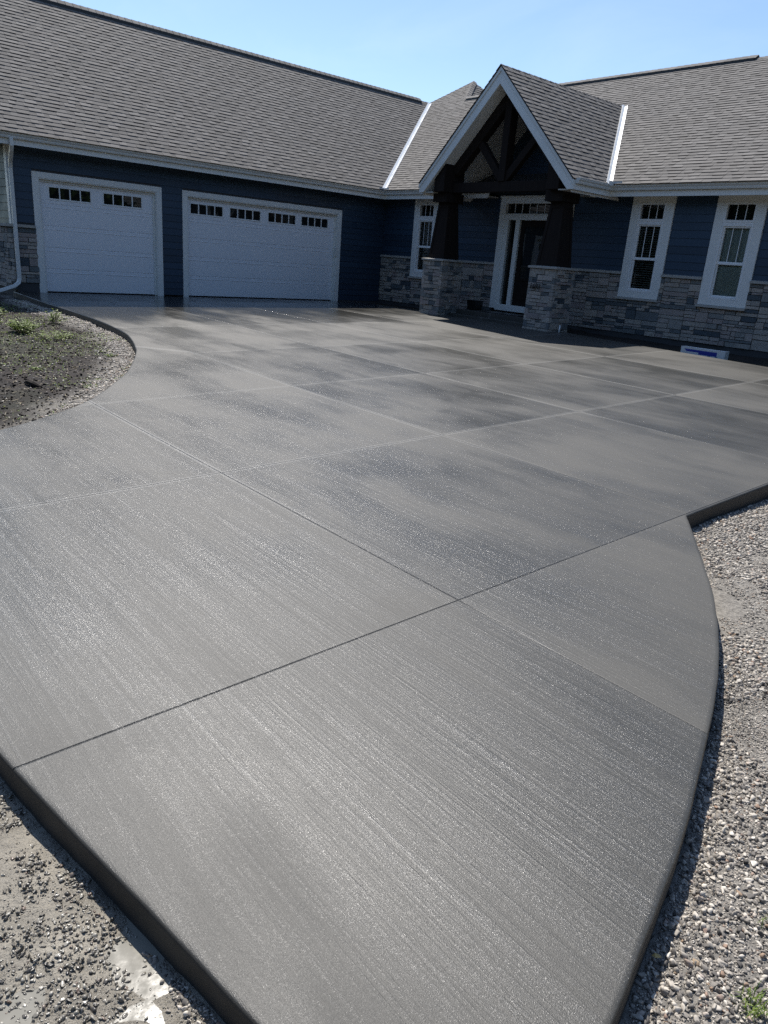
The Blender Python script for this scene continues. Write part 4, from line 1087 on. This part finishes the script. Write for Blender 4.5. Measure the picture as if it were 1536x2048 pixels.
# ground cover in the bed: tiny leaves and dead grass, uncountable
mb = MB(); r_ = random.Random(77)
for q in range(16000):
    x = r_.uniform(.8, 12.2); y = r_.uniform(-16.2, -11.1)
    c = noise.noise(Vector((x * .9, y * .9, 4.))) + .45 * noise.noise(Vector((x * 3.3, y * 3.3, 8.)))
    if c < .10 + r_.uniform(-.1, .1) - (.45 if (x < 7.8 and y < -11.7) else 0): continue
    z = gh(x, y); th = r_.uniform(0, 6.28); leaf(mb, Vector((x, y, z + r_.uniform(0, .02))), Vector((math.cos(th), math.sin(th), r_.uniform(.1, 1.2))), Vector((0, 0, 1)), r_.uniform(.018, .045), r_.uniform(.008, .018), r_.random())
# drop what would lie on the slab
keep = [i for i, f in enumerate(mb.f)]
C_ = np.array([mb.v[f[0]][:2] for f in mb.f]); ok = ~inside(C_) & (seg_dist(C_) > .04)
mb.f = [f for f, k_ in zip(mb.f, ok) if k_]; mb.t = [t for t, k_ in zip(mb.t, ok) if k_]
o = mb.build('ground_cover', MAT['weed']); tag(o, 'sparse low green seedlings over the dark soil bed', 'weeds', kind='stuff')
mb = MB()
for q in range(4000):
    x = r_.uniform(.8, 12.2); y = r_.uniform(-16.2, -11.1); th = r_.uniform(0, 6.28); L = r_.uniform(.02, .10); z = gh(x, y) + .008
    p = np.array([[x, y]]);
    d = Vector((math.cos(th), math.sin(th), r_.uniform(-.1, .2)))
    P_ = Vector((x, y, z)); s_ = Vector((-d.y, d.x, 0)) * r_.uniform(.0012, .003)
    mb.face([P_ - s_, P_ + s_, P_ + d * L + s_, P_ + d * L - s_], r_.random())
C_ = np.array([mb.v[f[0]][:2] for f in mb.f]); ok = ~inside(C_) & (seg_dist(C_) > .13)
mb.f = [f for f, k_ in zip(mb.f, ok) if k_]; mb.t = [t for t, k_ in zip(mb.t, ok) if k_]
o = mb.build('straw', MAT['drystem']); tag(o, 'scattered dry straw bits on the dark soil bed', 'straw', kind='stuff')
# soil clods in the bed
P_ = np.stack([NR.uniform(1.0, 12.2, 30000), NR.uniform(-16.2, -11.2, 30000)], 1); P_ = P_[~inside(P_)]; P_ = P_[seg_dist(P_) > .25]
s_ = .005 + .022 * NR.uniform(0, 1, len(P_)) ** 4; z_ = np.array([gh(x, y) for x, y in P_]) + s_ * .2
pebbles('soil_crumbs', np.column_stack([P_, z_]), s_, MAT['mud_dry'], 'dark crumbly soil lumps in the bed inside the curve', 1).__setitem__('category', 'soil')
# one big clod / wood chunk, dry stalks, a stick and a leaf
mb = MB(); x, y = 9.58, -13.55; z = gh(x, y)
mb.tube([(x - .16, y - .05, z + .03), (x - .08, y - .03, z + .05), (x + .02, y, z + .04), (x + .12, y + .05, z + .015)], [.014, .032, .035, .016], 7)
o = mb.build('wood_chunk', MAT['mud_dry'], smooth=False); tag(o, 'blackened chunk of wood lying on the dark soil', 'wood')
def stalk(P, r0, label, mat='drystem'):
    mb = MB(); mb.tube(P, [r0 * (1 - .6 * i / (len(P) - 1)) for i in range(len(P))], 5); o = mb.build('dry_stalk', MAT[mat], smooth=True); tag(o, label, 'stalk', 'dry stalks in the soil bed')
x, y = 7.2, -12.55; z = gh(x, y); stalk([(x, y, z), (x + .03, y, z + .10), (x + .02, y + .02, z + .22), (x - .05, y + .03, z + .30), (x - .16, y + .04, z + .31)], .004, 'thin bent dry stalk rising from the soil in front of the weeds')
x, y = 8.4, -12.6; z = gh(x, y) + .01; stalk([(x, y, z), (x + .12, y - .03, z + .03), (x + .26, y - .09, z + .01)], .005, 'pale dry stalk lying flat at the middle of the soil bed')
x, y = 9.1, -12.25; z = gh(x, y); stalk([(x, y, z), (x - .03, y - .03, z + .08), (x - .10, y - .02, z + .18)], .005, 'dark stick leaning up at the edge of the gravel', 'mud_dry')
mb = MB(); leaf(mb, Vector((0, 0, .018)), Vector((.8, .5, .25)), Vector((0, 0, 1)), .03, .018, .5); o = mb.build('fallen_leaf', MAT['dryleaf']); o.location = (18.335, -14.43, gh(18.335, -14.43)); tag(o, 'small yellow dry leaf on gravel in the shadow of the right slab edge', 'leaf')

# woodland across the road, behind the viewer; it is what the windows mirror
nl = 70000; th = NR.uniform(-.2, 1, nl)
ang = NR.uniform(math.radians(-150), math.radians(70), nl); rad = 42 + 9 * NR.uniform(0, 1, nl)
hx = np.array([14 + 4 * noise.noise(Vector((a_ * 9, 0, 0))) + 2 * noise.noise(Vector((a_ * 31, 3, 0))) for a_ in ang])
zz = hx * NR.uniform(0, 1, nl) ** .8 - 1.0
C_ = np.stack([12 + rad * np.cos(ang), -12 + rad * np.sin(ang), zz], 1)
u = NR.normal(size=(nl, 3)); u /= np.linalg.norm(u, axis=1)[:, None]; v = np.cross(u, NR.normal(size=(nl, 3))); v /= np.linalg.norm(v, axis=1)[:, None]
s_ = NR.uniform(.45, 1.15, nl)[:, None]
V = np.stack([C_ - u * s_, C_ + v * s_ * .6, C_ + u * s_, C_ - v * s_ * .6], 1).reshape(-1, 3)
o = mesh_np('woodland', V, np.arange(nl * 4).reshape(-1, 4), NR.uniform(0, 1, nl), MAT['wood_far']); tag(o, 'dark green woodland across the road mirrored in the windows', 'woodland', kind='stuff')
